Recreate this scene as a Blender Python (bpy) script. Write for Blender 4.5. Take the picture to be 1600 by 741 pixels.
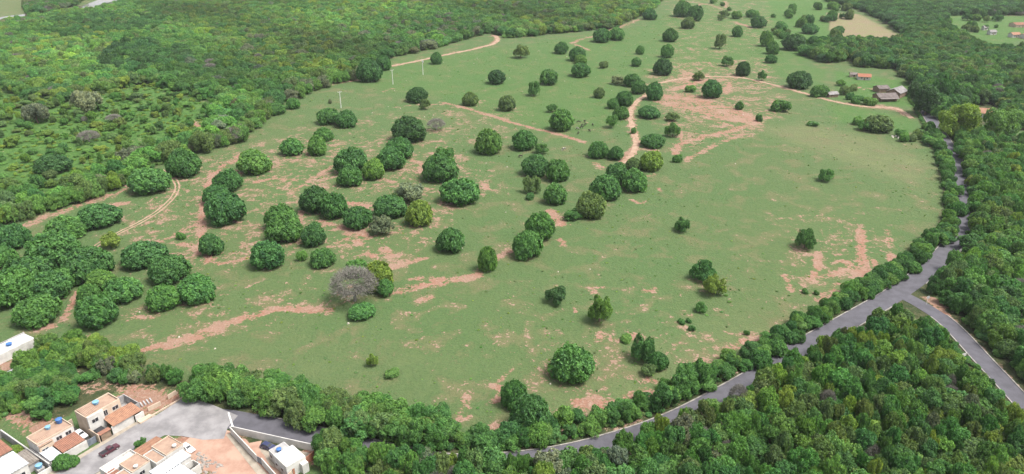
import bpy, bmesh, math, random
import numpy as np
from mathutils import Vector, Matrix

# ---------------------------------------------------------------- camera, sky, sun, exposure
sc = bpy.context.scene
for o in list(bpy.data.objects): bpy.data.objects.remove(o)
CAM_H, FOC, PITCH = 120.0, 1121.0, math.radians(25)      # drone height, focal length in 1600-wide pixels
cam_d = bpy.data.cameras.new('camera'); cam = bpy.data.objects.new('camera', cam_d)
sc.collection.objects.link(cam); sc.camera = cam
cam.location = (0, 0, CAM_H); cam.rotation_euler = (math.pi/2 - PITCH, 0, 0)
cam_d.sensor_width = 36; cam_d.lens = 36*FOC/1600; cam_d.clip_start = 1; cam_d.clip_end = 9000
sc.render.resolution_x, sc.render.resolution_y = 1024, 474
world = bpy.data.worlds.new('World'); sc.world = world; world.use_nodes = True
SUN_EL, SUN_AZ = math.radians(62), math.radians(105)      # azimuth from +Y clockwise: a veiled sun high on the right
wn = world.node_tree; wn.nodes.clear()
sky = wn.nodes.new('ShaderNodeTexSky'); sky.sky_type = 'NISHITA'; sky.sun_disc = False
sky.sun_elevation = SUN_EL; sky.sun_rotation = SUN_AZ; sky.dust_density = 4; sky.air_density = 1.0
hsv = wn.nodes.new('ShaderNodeHueSaturation'); hsv.inputs['Saturation'].default_value = 0.3   # cloud cover greys the sky light
bg = wn.nodes.new('ShaderNodeBackground'); bg.inputs['Strength'].default_value = 0.085
wo = wn.nodes.new('ShaderNodeOutputWorld')
wn.links.new(sky.outputs[0], hsv.inputs['Color']); wn.links.new(hsv.outputs[0], bg.inputs['Color']); wn.links.new(bg.outputs[0], wo.inputs[0])
sun_d = bpy.data.lights.new('sun', 'SUN'); sun_d.energy = 1.5; sun_d.angle = math.radians(20); sun_d.color = (1, 0.96, 0.9)
sun = bpy.data.objects.new('sun', sun_d); sc.collection.objects.link(sun)
sdir = Vector((math.sin(SUN_AZ)*math.cos(SUN_EL), math.cos(SUN_AZ)*math.cos(SUN_EL), math.sin(SUN_EL)))
sun.rotation_euler = sdir.to_track_quat('Z', 'Y').to_euler(); sun.location = (0, -50, 300)
vs = sc.view_settings; vs.view_transform = 'Standard'; vs.look = 'None'; vs.gamma = 1; vs.use_curve_mapping = False
vs.exposure = 1.95

# ---------------------------------------------------------------- helpers
C = sc.collection
R = random.Random(7); NR = np.random.default_rng(7)
SP, CP = math.sin(PITCH), math.cos(PITCH)

def hz(x, y):
    """gentle relief of the pasture, level around the houses and the street"""
    x = np.asarray(x, float); y = np.asarray(y, float)
    z = 0.9*np.sin(x/71+1.0)*np.sin(y/93) + 0.5*np.sin((x+0.6*y)/47) + 0.25*np.sin((x*0.4-y)/23)
    d2 = ((x+85)**2 + (y-140)**2)/70**2
    return z*(1-np.exp(-d2*d2))
def hzf(x, y): return float(hz(x, y))
def at(px, py, z=None):
    """point of the photograph -> point on the ground (or at height z above it)"""
    u = (px-800)/FOC; v = (py-370.5)/FOC
    dy = CP - v*SP; dz = -SP - v*CP
    off = z or 0.0; gz = 0.0
    for _ in range(5):
        t = (gz+off-CAM_H)/dz; gz = hzf(u*t, dy*t)
    return Vector((u*t, dy*t, gz+off))
def topx(x, y, z):
    rel = z-CAM_H
    d = y*CP - rel*SP; up = y*SP + rel*CP
    return 800+FOC*x/d, 370.5-FOC*up/d, d

def tag(o, label=None, cat=None, group=None, kind=None):
    if label: o['label'] = label
    if cat: o['category'] = cat
    if group: o['group'] = group
    if kind: o['kind'] = kind
    return o
def link(o, parent=None):
    C.objects.link(o)
    if parent is not None: o.parent = parent
    return o
def empty(name, loc=(0, 0, 0), rz=0):
    o = bpy.data.objects.new(name, None); o.location = loc; o.rotation_euler[2] = rz; o.empty_display_size = 0.3
    return link(o)
def mesh_np(name, verts, faces, mat=None, smooth=False):
    """verts Nx3, faces: list of arrays (n,3)/(n,4)"""
    me = bpy.data.meshes.new(name)
    verts = np.asarray(verts, np.float32)
    if isinstance(faces, np.ndarray): faces = [faces]
    faces = [np.asarray(f, np.int32) for f in faces if len(f)]
    loops = np.concatenate([f.ravel() for f in faces]); tot = np.concatenate([np.full(len(f), f.shape[1], np.int32) for f in faces])
    start = np.concatenate([[0], np.cumsum(tot)[:-1]]).astype(np.int32)
    me.vertices.add(len(verts)); me.vertices.foreach_set('co', verts.ravel())
    me.loops.add(len(loops)); me.loops.foreach_set('vertex_index', loops)
    me.polygons.add(len(tot)); me.polygons.foreach_set('loop_start', start); me.polygons.foreach_set('loop_total', tot)
    me.polygons.foreach_set('use_smooth', np.full(len(tot), smooth, bool))
    me.update(calc_edges=True)
    if mat: me.materials.append(mat)
    return me
class MB:
    """collects shapes into one mesh"""
    def __init__(s): s.v = []; s.f = []
    def add(s, vs, fs):
        n = len(s.v); s.v += [tuple(v) for v in vs]; s.f += [tuple(n+i for i in f) for f in fs]; return s
    def box(s, x0, x1, y0, y1, z0, z1, bev=0.0):
        vs = [(x0,y0,z0),(x1,y0,z0),(x1,y1,z0),(x0,y1,z0)]
        b = min(bev, (x1-x0)*.45, (y1-y0)*.45, z1-z0)
        if b <= 0:
            vs += [(x0,y0,z1),(x1,y0,z1),(x1,y1,z1),(x0,y1,z1)]
            return s.add(vs, [(3,2,1,0),(0,1,5,4),(1,2,6,5),(2,3,7,6),(3,0,4,7),(4,5,6,7)])
        vs += [(x0,y0,z1-b),(x1,y0,z1-b),(x1,y1,z1-b),(x0,y1,z1-b),(x0+b,y0+b,z1),(x1-b,y0+b,z1),(x1-b,y1-b,z1),(x0+b,y1-b,z1)]
        return s.add(vs, [(3,2,1,0),(0,1,5,4),(1,2,6,5),(2,3,7,6),(3,0,4,7),(4,5,9,8),(5,6,10,9),(6,7,11,10),(7,4,8,11),(8,9,10,11)])
    def tube(s, a, b, r0, r1, n=7, cap=True):
        a = Vector(a); b = Vector(b); d = (b-a).normalized()
        t = d.cross(Vector((0, 0, 1)) if abs(d.z) < .9 else Vector((1, 0, 0))).normalized(); w = d.cross(t)
        vs = []
        for c, r in ((a, r0), (b, r1)):
            for i in range(n):
                q = 2*math.pi*i/n; vs.append(c + t*math.cos(q)*r + w*math.sin(q)*r)
        fs = [(i, (i+1) % n, n+(i+1) % n, n+i) for i in range(n)]
        if cap: fs += [tuple(range(n-1, -1, -1)), tuple(range(n, 2*n))]
        return s.add(vs, fs)
    def lathe(s, prof, n=14, c=(0, 0)):
        vs = []; fs = []
        for r, z in prof:
            for i in range(n):
                q = 2*math.pi*i/n; vs.append((c[0]+r*math.cos(q), c[1]+r*math.sin(q), z))
        for k in range(len(prof)-1):
            for i in range(n): fs.append((k*n+i, k*n+(i+1) % n, (k+1)*n+(i+1) % n, (k+1)*n+i))
        fs.append(tuple(range(n-1, -1, -1))); fs.append(tuple(range((len(prof)-1)*n, len(prof)*n)))
        return s.add(vs, fs)
    def mesh(s, name, mat):
        me = bpy.data.meshes.new(name); me.from_pydata(s.v, [], s.f); me.materials.append(mat); me.update(); return me
    def build(s, name, mat, parent=None):
        return link(bpy.data.objects.new(name, s.mesh(name, mat)), parent)
def copy_tree(o, parent=None):
    c = o.copy(); C.objects.link(c); c.parent = parent
    for ch in list(o.children): copy_tree(ch, c)
    return c

# ---------------------------------------------------------------- materials
def nt(name):
    m = bpy.data.materials.new(name); m.use_nodes = True; t = m.node_tree; t.nodes.clear()
    out = t.nodes.new('ShaderNodeOutputMaterial'); b = t.nodes.new('ShaderNodeBsdfPrincipled'); t.links.new(b.outputs[0], out.inputs[0])
    return m, t, b, out
def N(t, typ, **kw):
    n = t.nodes.new(typ)
    for k, v in kw.items(): setattr(n, k, v)
    return n
def noise(t, co, scale, detail=3, rough=.55, dist=0.0):
    n = N(t, 'ShaderNodeTexNoise'); n.inputs['Scale'].default_value = scale; n.inputs['Detail'].default_value = detail
    n.inputs['Roughness'].default_value = rough; n.inputs['Distortion'].default_value = dist
    t.links.new(co, n.inputs['Vector']); return n.outputs['Fac']
def mixc(t, f, a, b, mode='MIX'):
    n = N(t, 'ShaderNodeMix', data_type='RGBA', blend_type=mode)
    for sock, v in ((n.inputs['Factor'], f), (n.inputs[6], a), (n.inputs[7], b)):
        if hasattr(v, 'is_linked'): t.links.new(v, sock)
        else: sock.default_value = v if isinstance(v, (int, float)) else (*v, 1)
    return n.outputs[2]
def mth(t, op, a, b=0.0, c=0.0):
    n = N(t, 'ShaderNodeMath', operation=op)
    for i, v in enumerate((a, b, c)):
        if hasattr(v, 'is_linked'): t.links.new(v, n.inputs[i])
        else: n.inputs[i].default_value = v
    return n.outputs[0]
def sstep(t, v, lo, hi):
    n = N(t, 'ShaderNodeMapRange', interpolation_type='SMOOTHSTEP'); t.links.new(v, n.inputs[0])
    n.inputs[1].default_value = lo; n.inputs[2].default_value = hi; return n.outputs[0]
def bump(t, b, h, strength, dist):
    n = N(t, 'ShaderNodeBump'); n.inputs['Strength'].default_value = strength; n.inputs['Distance'].default_value = dist
    t.links.new(h, n.inputs['Height']); t.links.new(n.outputs[0], b.inputs['Normal'])
def surf(name, col, col2=None, scale=1.5, rough=.8, spec=.25, stain=0.0, metal=0.0):
    """plain weathered surface: two tones by noise, a shape of stains, fine relief"""
    m, t, b, _ = nt(name); co = N(t, 'ShaderNodeTexCoord').outputs['Object']
    n1 = noise(t, co, scale, 5, .6); n2 = noise(t, co, scale*6, 3)
    c = mixc(t, sstep(t, n1, .35, .68), col, col2 or tuple(x*.8 for x in col))
    if stain:
        c = mixc(t, mth(t, 'MULTIPLY', sstep(t, noise(t, co, scale*.6, 6, .7, .5), .52, .7), stain), c, (.13, .11, .09))
    c = mixc(t, .12, c, mixc(t, n2, (.25, .25, .25), (1, 1, 1)), 'MULTIPLY')
    t.links.new(c, b.inputs['Base Color']); b.inputs['Roughness'].default_value = rough; b.inputs['Specular IOR Level'].default_value = spec
    b.inputs['Metallic'].default_value = metal
    bump(t, b, n2, .3, .02); return m

def leaf_mat(name, src):
    m, t, b, out = nt(name)
    if src == 'object': col = N(t, 'ShaderNodeObjectInfo').outputs['Color']
    else:
        a = N(t, 'ShaderNodeAttribute', attribute_type='INSTANCER', attribute_name='tint'); col = a.outputs['Color']
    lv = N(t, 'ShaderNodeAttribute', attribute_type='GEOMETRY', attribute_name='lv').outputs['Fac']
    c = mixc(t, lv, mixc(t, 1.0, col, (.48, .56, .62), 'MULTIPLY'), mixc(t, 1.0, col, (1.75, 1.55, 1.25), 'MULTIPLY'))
    t.links.new(c, b.inputs['Base Color']); b.inputs['Roughness'].default_value = .55; b.inputs['Specular IOR Level'].default_value = .25
    tr = N(t, 'ShaderNodeBsdfTranslucent'); t.links.new(mixc(t, 1.0, c, (1.3, 1.25, .7), 'MULTIPLY'), tr.inputs['Color'])
    mx = N(t, 'ShaderNodeMixShader'); mx.inputs[0].default_value = .30
    t.links.new(b.outputs[0], mx.inputs[1]); t.links.new(tr.outputs[0], mx.inputs[2]); t.links.new(mx.outputs[0], out.inputs[0])
    return m
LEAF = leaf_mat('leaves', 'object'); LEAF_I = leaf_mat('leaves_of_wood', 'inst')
BARK = surf('bark', (.16, .12, .09), (.10, .08, .06), 3, .95, .1)
GREYBARK = surf('grey_bark', (.19, .18, .155), (.13, .122, .105), 2, .95, .1)

# ---------------------------------------------------------------- the ground: masks
def smooth(pts, step=2.5, closed=False):
    """Catmull-Rom through world points, resampled"""
    P = [np.array(p[:2], float) for p in pts]
    P = [2*P[0]-P[1]] + P + [2*P[-1]-P[-2]]
    out = []
    for i in range(1, len(P)-2):
        a, b, c, d = P[i-1:i+3]; n = max(2, int(np.linalg.norm(c-b)/step))
        for k in range(n):
            t = k/n; out.append(.5*((2*b)+(c-a)*t+(2*a-5*b+4*c-d)*t*t+(3*b-a-3*c+d)*t**3))
    out.append(P[-2]); return np.array(out)
def W(pts): return [at(*p) for p in pts]
def seg_dist(X, Y, pts):
    d = np.full(X.shape, 1e9)
    for (a, b) in zip(pts[:-1], pts[1:]):
        ax, ay = a[0], a[1]; ex, ey = b[0]-ax, b[1]-ay; L = ex*ex+ey*ey+1e-9
        t = np.clip(((X-ax)*ex+(Y-ay)*ey)/L, 0, 1)
        d = np.minimum(d, (X-ax-t*ex)**2+(Y-ay-t*ey)**2)
    return np.sqrt(d)
def inside(X, Y, poly):
    r = np.zeros(X.shape, bool); n = len(poly)
    for i in range(n):
        x0, y0 = poly[i][:2]; x1, y1 = poly[(i+1) % n][:2]
        if y0 == y1: continue
        r ^= ((y0 > Y) != (y1 > Y)) & (X < (x1-x0)*(Y-y0)/(y1-y0)+x0)
    return r

MAIN = [(1432,150),(1452,182),(1487,240),(1503,285),(1506,330),(1490,378),(1452,420),(1400,459),(1330,500),(1250,546),(1165,600),(1060,656),(960,692),(850,717),(720,727),(620,713),(540,693),(450,674),(370,657),(318,650)]
BRANCH = [(1412,462),(1445,480),(1483,507),(1535,562),(1600,632),(1680,722)]
TRACKS = {   # name: (points, half width)
 'forest_edge': ([(596,106),(640,98),(700,85),(740,77),(770,69),(778,62),(772,55)], 1.9),
 'pasture': ([(1016,146),(1000,155),(988,168),(985,185),(990,205),(994,225),(988,240),(975,255)], 1.7),
 'farm': ([(1022,132),(1060,124),(1110,120),(1160,122),(1210,133),(1260,147),(1300,158),(1345,166),(1400,170),(1425,185)], 1.5),
}
RUT = [(252,266),(268,276),(277,290),(272,306),(250,328),(220,347),(190,362),(160,378),(142,392)]
# bare soil: (points, width in metres, strength)
SOIL = [
 ([(208,552),(250,541),(300,527),(345,508),(400,492),(440,482),(470,484),(512,486)], 2.2, 1.0),
 ([(240,548),(290,537),(345,517)], 1.4, .8), ([(620,456),(660,446),(700,440),(745,430)], 2.6, 1.0), ([(640,436),(700,436)], 1.5, .8),
 ([(745,428),(770,408),(800,390)], 2.0, .8), ([(596,424),(630,414),(662,404)], 1.7, .95), ([(655,470),(675,464)], 1.6, .7),
 ([(350,258),(335,272),(325,290),(318,318),(314,350),(315,372),(322,395),(330,408)], 2.3, .95), ([(380,240),(350,262)], 3.0, .9),
 ([(318,345),(290,357),(262,372),(240,385)], 1.3, .85), ([(270,380),(300,384),(320,400)], 2.4, .8), ([(320,410),(350,412),(395,402)], 1.8, .9),
 ([(20,362),(70,340),(120,322),(160,310),(200,293),(215,288)], 3.0, .75), ([(120,345),(128,338)], 2.5, 1), ([(176,322),(192,318)], 3.0, .95),
 ([(400,285),(430,278),(462,282)], 1.8, .95), ([(450,305),(475,288),(505,268),(520,260)], 1.8, .85), ([(470,330),(466,350)], 1.8, .85),
 ([(540,318),(560,320),(572,324)], 3.0, .95), ([(500,345),(520,352)], 2.2, .8), ([(535,355),(560,362),(575,372)], 2.8, .9), ([(520,385),(545,372)], 2, .8),
 ([(545,365),(560,380)], 3, .8), ([(600,390),(612,400)], 3, .85), ([(580,400),(572,395)], 2.5, .8), ([(640,250),(660,255),(655,270)], 2.2, .8),
 ([(600,280),(620,285)], 2.2, .8), ([(758,288),(762,295)], 2.4, .9), ([(690,160),(725,168),(765,180),(800,192),(840,202),(880,212),(915,223)], 2.2, .95),
 ([(615,168),(655,164),(690,163)], 1.6, .7), ([(100,500),(108,480),(118,468),(122,455)], 1.5, .9), ([(200,498),(235,496)], 1.6, .75),
 ([(860,330),(870,345),(880,352)], 3.0, .95), ([(875,375),(882,382)], 2, .8), ([(1055,240),(1062,225),(1100,214),(1140,205),(1180,192)], 2.6, 1.0), ([(1075,250),(1090,240),(1120,226),(1160,210)], 2, .8),
 ([(1025,158),(1050,165),(1085,172),(1130,185),(1165,190)], 3.0, 1.0), ([(1040,150),(1075,155),(1105,160)], 6.0, 1.0), ([(1055,140),(1090,128),(1130,124)], 4.5, .95), ([(1110,165),(1140,168),(1165,180),(1180,190)], 5, .95), ([(1135,145),(1140,130)], 4, .9), ([(1095,120),(1060,108),(1090,98),(1130,100)], 3, .72),
 ([(1100,182),(1150,200)], 2.5, .8), ([(1065,205),(1063,232)], 1.4, .9), ([(985,240),(975,250)], 3, .95), ([(1000,232),(1025,235)], 1.8, .85), ([(930,255),(940,262)], 2.5, .8),
 ([(1345,360),(1346,395),(1350,420),(1347,440)], 2.4, .92), ([(1340,425),(1352,440)], 3.6, 1), ([(1318,410),(1328,414)], 2.8, .95), ([(1278,395),(1276,420),(1270,436)], 1.8, .85), ([(1270,437),(1300,428),(1325,422)], 2, .8),
 ([(1392,398),(1394,412)], 2.4, .9), ([(1225,430),(1238,455)], 1.7, .75), ([(1280,470),(1300,455),(1315,445)], 2.6, .7), ([(1370,420),(1365,405)], 1.6, .7), ([(1385,360),(1392,385)], 2, .6),
 ([(903,632),(930,628),(955,634)], 3.0, 1.0), ([(945,640),(960,632)], 2.2, .95), ([(970,640),(990,630),(1012,618)], 3.6, 1.0), ([(975,622),(1000,612)], 1.8, .85), ([(885,665),(880,672)], 2.0, .85),
 ([(775,605),(785,612),(778,625)], 1.8, .9), ([(785,670),(795,682)], 3, .9), ([(730,620),(725,650)], 2.0, .65), ([(772,602),(790,586),(812,568)], .7, .85), ([(1015,592),(1022,596)], 1.6, .85), ([(1040,600),(1035,612)], 2.4, .8),
 ([(990,527),(994,522)], 1.8, .95), ([(925,455),(940,450)], 2.5, .62), ([(1012,455),(1020,450)], 2.2, .65), ([(1140,545),(1180,530),(1200,522)], 3.0, .72), ([(895,480),(900,487)], .8, .8), ([(940,520),(935,530)], 2, .7), ([(955,530),(965,532)], 1.4, .75),
 ([(895,68),(905,62),(925,58),(1000,30)], 3, .8), ([(900,70),(920,78)], 2.2, .8), ([(1075,75),(1090,82)], 3, .65), ([(1110,82),(1140,80)], 2.5, .7), ([(1060,0),(1110,8),(1130,15)], 4, .7), ([(1150,35),(1170,42)], 5, .8), ([(1095,5),(1090,15)], 3, .8), ([(1133,2),(1136,12)], 3, .85),
 ([(470,145),(520,130),(560,125)], 3.4, .75), ([(430,160),(470,147)], 2.6, .65), ([(600,143),(612,138)], 2, .7), ([(300,190),(320,205),(340,225)], 2.4, .85), ([(1012,315),(1000,318),(985,312)], 1.0, .95), ([(1027,294),(1031,298)], 1.5, .9), ([(1012,276),(1022,272)], 1, .8), ([(1073,252),(1078,245)], 1.6, .9),
 ([(60,515),(75,512)], 2.2, .9), ([(128,528),(135,525)], 1.6, .8), ([(1368,165),(1390,168),(1402,170)], 2.5, .95), ([(1330,135),(1365,140)], 3, .6), ([(70,660),(60,670),(30,650)], 3.5, .8), ([(205,615),(240,625),(270,620)], 5.0, 1.0), ([(215,640),(240,635)], 3.5, 1.0), ([(300,690),(340,705),(375,735),(400,760)], 5.5, 1.3), ([(330,695),(360,720)], 6, 1.2), ([(20,570),(0,568),(-20,570)], 2.5, .9), ([(110,600),(150,605),(190,600)], 3.0, .55), ([(470,715),(490,705),(455,735)], 3, .9), ([(1455,470),(1490,505),(1530,545),(1580,600),(1620,640)], 1.7, 1.0), ([(1455,468),(1470,478)], 2.4, 1.0), ([(1493,398),(1505,402)], 1.2, .9),
]
# areas of scattered bare patches: (polygon in the photograph, density, soft edge in metres)
PATCHY = [([(1030,150),(1075,146),(1112,152),(1115,166),(1180,178),(1182,194),(1130,188),(1040,166)], .72, 3), ([(905,633),(930,624),(955,627),(960,642),(915,640)], .85, 2), ([(970,642),(985,625),(1010,606),(1016,624),(985,646)], .85, 2), ([(1060,112),(1130,118),(1140,128),(1050,138)], .62, 4), ([(1335,425),(1352,420),(1358,446),(1338,448)], .8, 2),
 ([(235,290),(340,235),(450,212),(560,215),(700,215),(770,265),(790,300),(720,330),(660,420),(560,425),(480,395),(400,420),(300,430),(215,425),(180,370)], .36, 14),
 ([(400,205),(480,200),(760,150),(850,185),(760,240),(560,225),(420,240)], .24, 12), ([(1010,100),(1200,90),(1235,170),(1180,215),(1060,235),(1010,160)], .40, 10),
 ([(1205,330),(1360,330),(1410,400),(1340,470),(1230,480)], .30, 14), ([(190,480),(520,420),(600,440),(480,510),(220,560)], .27, 8),
 ([(860,520),(1200,500),(1240,560),(1020,660),(850,690),(760,640)], .26, 12), ([(1040,0),(1200,0),(1220,60),(1120,100),(1040,90)], .25, 15), ([(560,480),(1200,400),(1240,520),(760,620),(560,560)], .13, 15)]
# woodland polygons (where trunks stand): (polygon, spacing, crown radius range, height range)
WOODS = {
 'left': [(-160,345),(0,345),(110,312),(200,285),(240,262),(300,232),(360,205),(400,180),(470,142),(560,112),(610,90),(690,74),(762,52),(800,60),(880,52),(960,44),(1005,24),(1040,-4),(1060,-24),(225,-24),(205,2),(150,20),(110,20),(60,30),(0,42),(-160,50)],
 'between': [(1408,500),(1446,525),(1493,570),(1538,620),(1650,750),(1680,830),(560,830),(640,738),(720,745),(850,737),(960,712),(1072,673),(1178,619),(1263,566),(1350,522)],
 'right': [(1490,487),(1452,455),(1470,440),(1508,400),(1515,350),(1520,300),(1500,245),(1490,215),(1530,205),(1560,225),(1620,235),(1760,235),(1760,720),(1735,720),(1630,625),(1556,550)],
 'farm': [(1250,85),(1290,100),(1330,95),(1340,105),(1400,108),(1420,128),(1430,160),(1470,190),(1530,195),(1600,205),(1760,205),(1760,60),(1640,75),(1560,85),(1530,75),(1500,60),(1470,40),(1430,45),(1428,66),(1380,72),(1300,68)],
 'hillside': [(1340,14),(1380,34),(1432,66),(1475,38),(1478,25),(1620,24),(1760,30),(1760,-24),(1270,-24),(1290,2)],
 'farbank': [(42,-24),(175,-24),(122,7),(76,22),(42,24)],
 'village': [(-20,600),(40,575),(90,560),(120,590),(120,625),(60,665),(30,645),(-20,660)],
}
SCRUB = [(-160,330),(0,330),(190,270),(330,205),(330,160),(230,130),(100,160),(0,140),(-160,140)]    # open scrub inside the left wood
RIVER = [(-60,44),(20,31),(70,30),(120,20),(150,18),(200,4),(240,-6),(262,-18),(200,-26),(180,-12),(155,0),(130,9),(100,16),(60,24),(20,25),(-60,36)]

def build_ground():
    th = np.concatenate([np.radians(np.arange(-180, -50, 5.0)), np.radians(np.arange(-50, 50.01, .17)), np.radians(np.arange(55, 180, 5.0))])
    rr = np.concatenate([[2, 30, 60, 90], np.geomspace(112, 1350, 430), [1500, 1800, 2200, 2600]])
    A, B = np.meshgrid(th, rr); X = B*np.sin(A); Y = B*np.cos(A); Z = hz(X, Y)
    nr, nc = X.shape; V = np.stack([X, Y, Z], -1).reshape(-1, 3)
    idx = np.arange(nr*nc).reshape(nr, nc)
    nxt = np.roll(idx, -1, 1)
    F = np.stack([idx[:-1], idx[1:], nxt[1:], nxt[:-1]], -1).reshape(-1, 4)[:, ::-1]
    cap = len(V); V = np.vstack([V, [[0, 0, hzf(0, 0)]]]); T = np.stack([idx[0], nxt[0], np.full(nc, cap)], -1)[:, ::-1]
    x, y = V[:, 0], V[:, 1]
    soil = np.zeros(len(V)); lush = np.zeros(len(V)); floor_ = np.zeros(len(V))
    fr = (y > 60)
    fx, fy = x[fr], y[fr]; s_ = np.zeros(len(fx)); l_ = np.zeros(len(fx)); f_ = np.zeros(len(fx))
    for poly, den, soft in PATCHY:
        Pw = [p[:2] for p in W(poly)]; d = seg_dist(fx, fy, Pw+[Pw[0]]); ins = inside(fx, fy, Pw)
        s_ = np.maximum(s_, den*np.clip(.5+np.where(ins, d, -d)/soft, 0, 1))
    for pts, w, st in SOIL:
        d = seg_dist(fx, fy, [p[:2] for p in W(pts)]); s_ = np.maximum(s_, st*np.clip(1.35-d/w*.92, 0, 1)*.95)
    for k in TRACKS.values():
        d = seg_dist(fx, fy, [p[:2] for p in W(k[0])]); s_ = np.maximum(s_, .72*np.clip(1.5-d/(k[1]+1.2), 0, 1))
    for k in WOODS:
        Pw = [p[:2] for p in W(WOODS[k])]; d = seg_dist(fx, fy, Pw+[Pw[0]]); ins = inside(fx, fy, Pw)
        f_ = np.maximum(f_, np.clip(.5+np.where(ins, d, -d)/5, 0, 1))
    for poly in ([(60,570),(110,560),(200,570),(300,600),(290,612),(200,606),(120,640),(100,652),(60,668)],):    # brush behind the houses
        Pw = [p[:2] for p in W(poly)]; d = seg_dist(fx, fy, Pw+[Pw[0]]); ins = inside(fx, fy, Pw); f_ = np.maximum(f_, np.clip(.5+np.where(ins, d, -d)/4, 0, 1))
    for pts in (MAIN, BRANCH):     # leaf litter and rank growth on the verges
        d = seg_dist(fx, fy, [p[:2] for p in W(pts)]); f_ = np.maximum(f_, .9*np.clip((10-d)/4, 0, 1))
    for poly, val, soft in [([(1190,0),(1300,0),(1310,70),(1250,100),(1200,60)], 1, 20), (SCRUB, 1, 20), ([(560,100),(800,70),(1000,40),(1060,0),(1200,0),(1260,100),(1170,110),(1000,125),(980,200),(860,215),(700,160),(560,140)], .62, 30), ([(1050,10),(1180,20),(1200,100),(1080,90)], .6, 20), ([(1180,85),(1300,110),(1290,140),(1190,115)], .6, 10), ([(1290,160),(1430,185),(1440,210),(1300,190)], .8, 10), ([(1300,110),(1440,130),(1440,170),(1310,155)], .9, 8), ([(1450,18),(1620,28),(1620,60),(1530,75),(1480,40)], .9, 10), ([(1180,200),(1260,190),(1400,225),(1470,260),(1440,300),(1300,250)], -.5, 16), ([(1290,20),(1340,22),(1430,68),(1370,78),(1300,66)], -1.6, 10), ([(1510,215),(1540,205),(1620,240),(1600,245)], -1.2, 8), ([(-60,-20),(45,-20),(45,22),(-60,32)], -.35, 20), ([(870,560),(1240,480),(1300,430),(1250,540),(1000,640),(850,650),(760,600)], -.35, 25), ([(450,500),(800,540),(760,640),(560,640),(300,560)], -.15, 20)]:
        Pw = [p[:2] for p in W(poly)]; d = seg_dist(fx, fy, Pw+[Pw[0]]); ins = inside(fx, fy, Pw)
        w = np.clip(.5+np.where(ins, d, -d)/soft, 0, 1); l_ = np.where(np.abs(val*w) > np.abs(l_), val*w, l_)
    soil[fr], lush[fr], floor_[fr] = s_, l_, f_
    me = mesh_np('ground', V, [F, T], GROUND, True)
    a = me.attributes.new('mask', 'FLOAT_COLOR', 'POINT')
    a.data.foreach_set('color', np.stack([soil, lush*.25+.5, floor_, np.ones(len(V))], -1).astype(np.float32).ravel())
    tag(link(bpy.data.objects.new('ground', me)), 'green pasture with patches of bare red soil between woods and roads', 'ground', kind='structure')

def ground_mat():
    m, t, b, _ = nt('pasture_ground'); co = N(t, 'ShaderNodeTexCoord').outputs['Object']
    a = N(t, 'ShaderNodeAttribute', attribute_type='GEOMETRY', attribute_name='mask')
    sp = N(t, 'ShaderNodeSeparateColor'); t.links.new(a.outputs['Color'], sp.inputs[0]); soil, lush, flo = sp.outputs[0], sp.outputs[1], sp.outputs[2]
    st = lambda v: sstep(t, v, .30, .70)
    nA = st(noise(t, co, .016, 4, .6)); nB = st(noise(t, co, .085, 5, .62, .4)); nC = st(noise(t, co, .34, 4, .65)); nD = st(noise(t, co, 1.1, 4, .7)); nE = st(noise(t, co, 2.9, 3, .7))
    mu = lambda a_, b_: mth(t, 'MULTIPLY', a_, b_)
    g = mixc(t, nA, (.056, .101, .034), (.071, .102, .038))
    g = mixc(t, mu(sstep(t, nB, .45, .95), .75), g, (.116, .108, .054))
    g = mixc(t, mu(sstep(t, nC, .55, 1.0), .55), g, (.050, .098, .034))
    g = mixc(t, mu(sstep(t, nD, .55, .95), .6), g, (.036, .076, .027))
    g = mixc(t, mu(sstep(t, nE, .6, 1.0), .45), g, (.125, .138, .066))
    lp = sstep(t, mth(t, 'ADD', lush, mu(mth(t, 'SUBTRACT', nC, .5), .12)), .52, .76)
    g = mixc(t, mu(lp, .8), g, mixc(t, nC, (.064, .132, .030), (.040, .098, .022)))
    ln = sstep(t, mth(t, 'SUBTRACT', .5, mth(t, 'ADD', lush, mu(mth(t, 'SUBTRACT', nB, .5), .1))), .0, .34)
    g = mixc(t, mu(ln, .95), g, mixc(t, nB, (.165, .155, .075), (.190, .140, .095)))
    g = mixc(t, mu(nD, .25), g, (.055, .08, .035))
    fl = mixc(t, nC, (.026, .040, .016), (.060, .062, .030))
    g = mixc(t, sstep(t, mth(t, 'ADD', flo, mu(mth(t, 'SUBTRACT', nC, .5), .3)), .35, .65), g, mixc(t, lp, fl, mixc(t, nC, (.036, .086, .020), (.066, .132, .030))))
    # soil shows where the mask, roughened by noise, rises above a threshold
    half = lambda v, k: mu(mth(t, 'SUBTRACT', v, .5), k)
    sv = mth(t, 'ADD', mth(t, 'SUBTRACT', soil, .06), mth(t, 'ADD', half(nB, .50), mth(t, 'ADD', half(nC, .66), half(nD, .55))))
    sm = sstep(t, sv, .48, .60)
    sc_ = mixc(t, nB, (.215, .100, .068), (.215, .140, .102)); sc_ = mixc(t, mu(sstep(t, nD, .5, .95), .6), sc_, (.270, .205, .158)); sc_ = mixc(t, mu(sstep(t, nE, .5, .95), .4), sc_, (.140, .074, .050))
    halo = sstep(t, sv, .20, .58)
    g = mixc(t, mu(halo, .40), g, (.135, .100, .056))
    c = mixc(t, sm, g, sc_)
    t.links.new(c, b.inputs['Base Color']); b.inputs['Roughness'].default_value = .95; b.inputs['Specular IOR Level'].default_value = .1
    bump(t, b, mth(t, 'ADD', nD, mth(t, 'MULTIPLY', nC, .8)), .6, .25); return m
GROUND = ground_mat(); build_ground()

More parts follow.
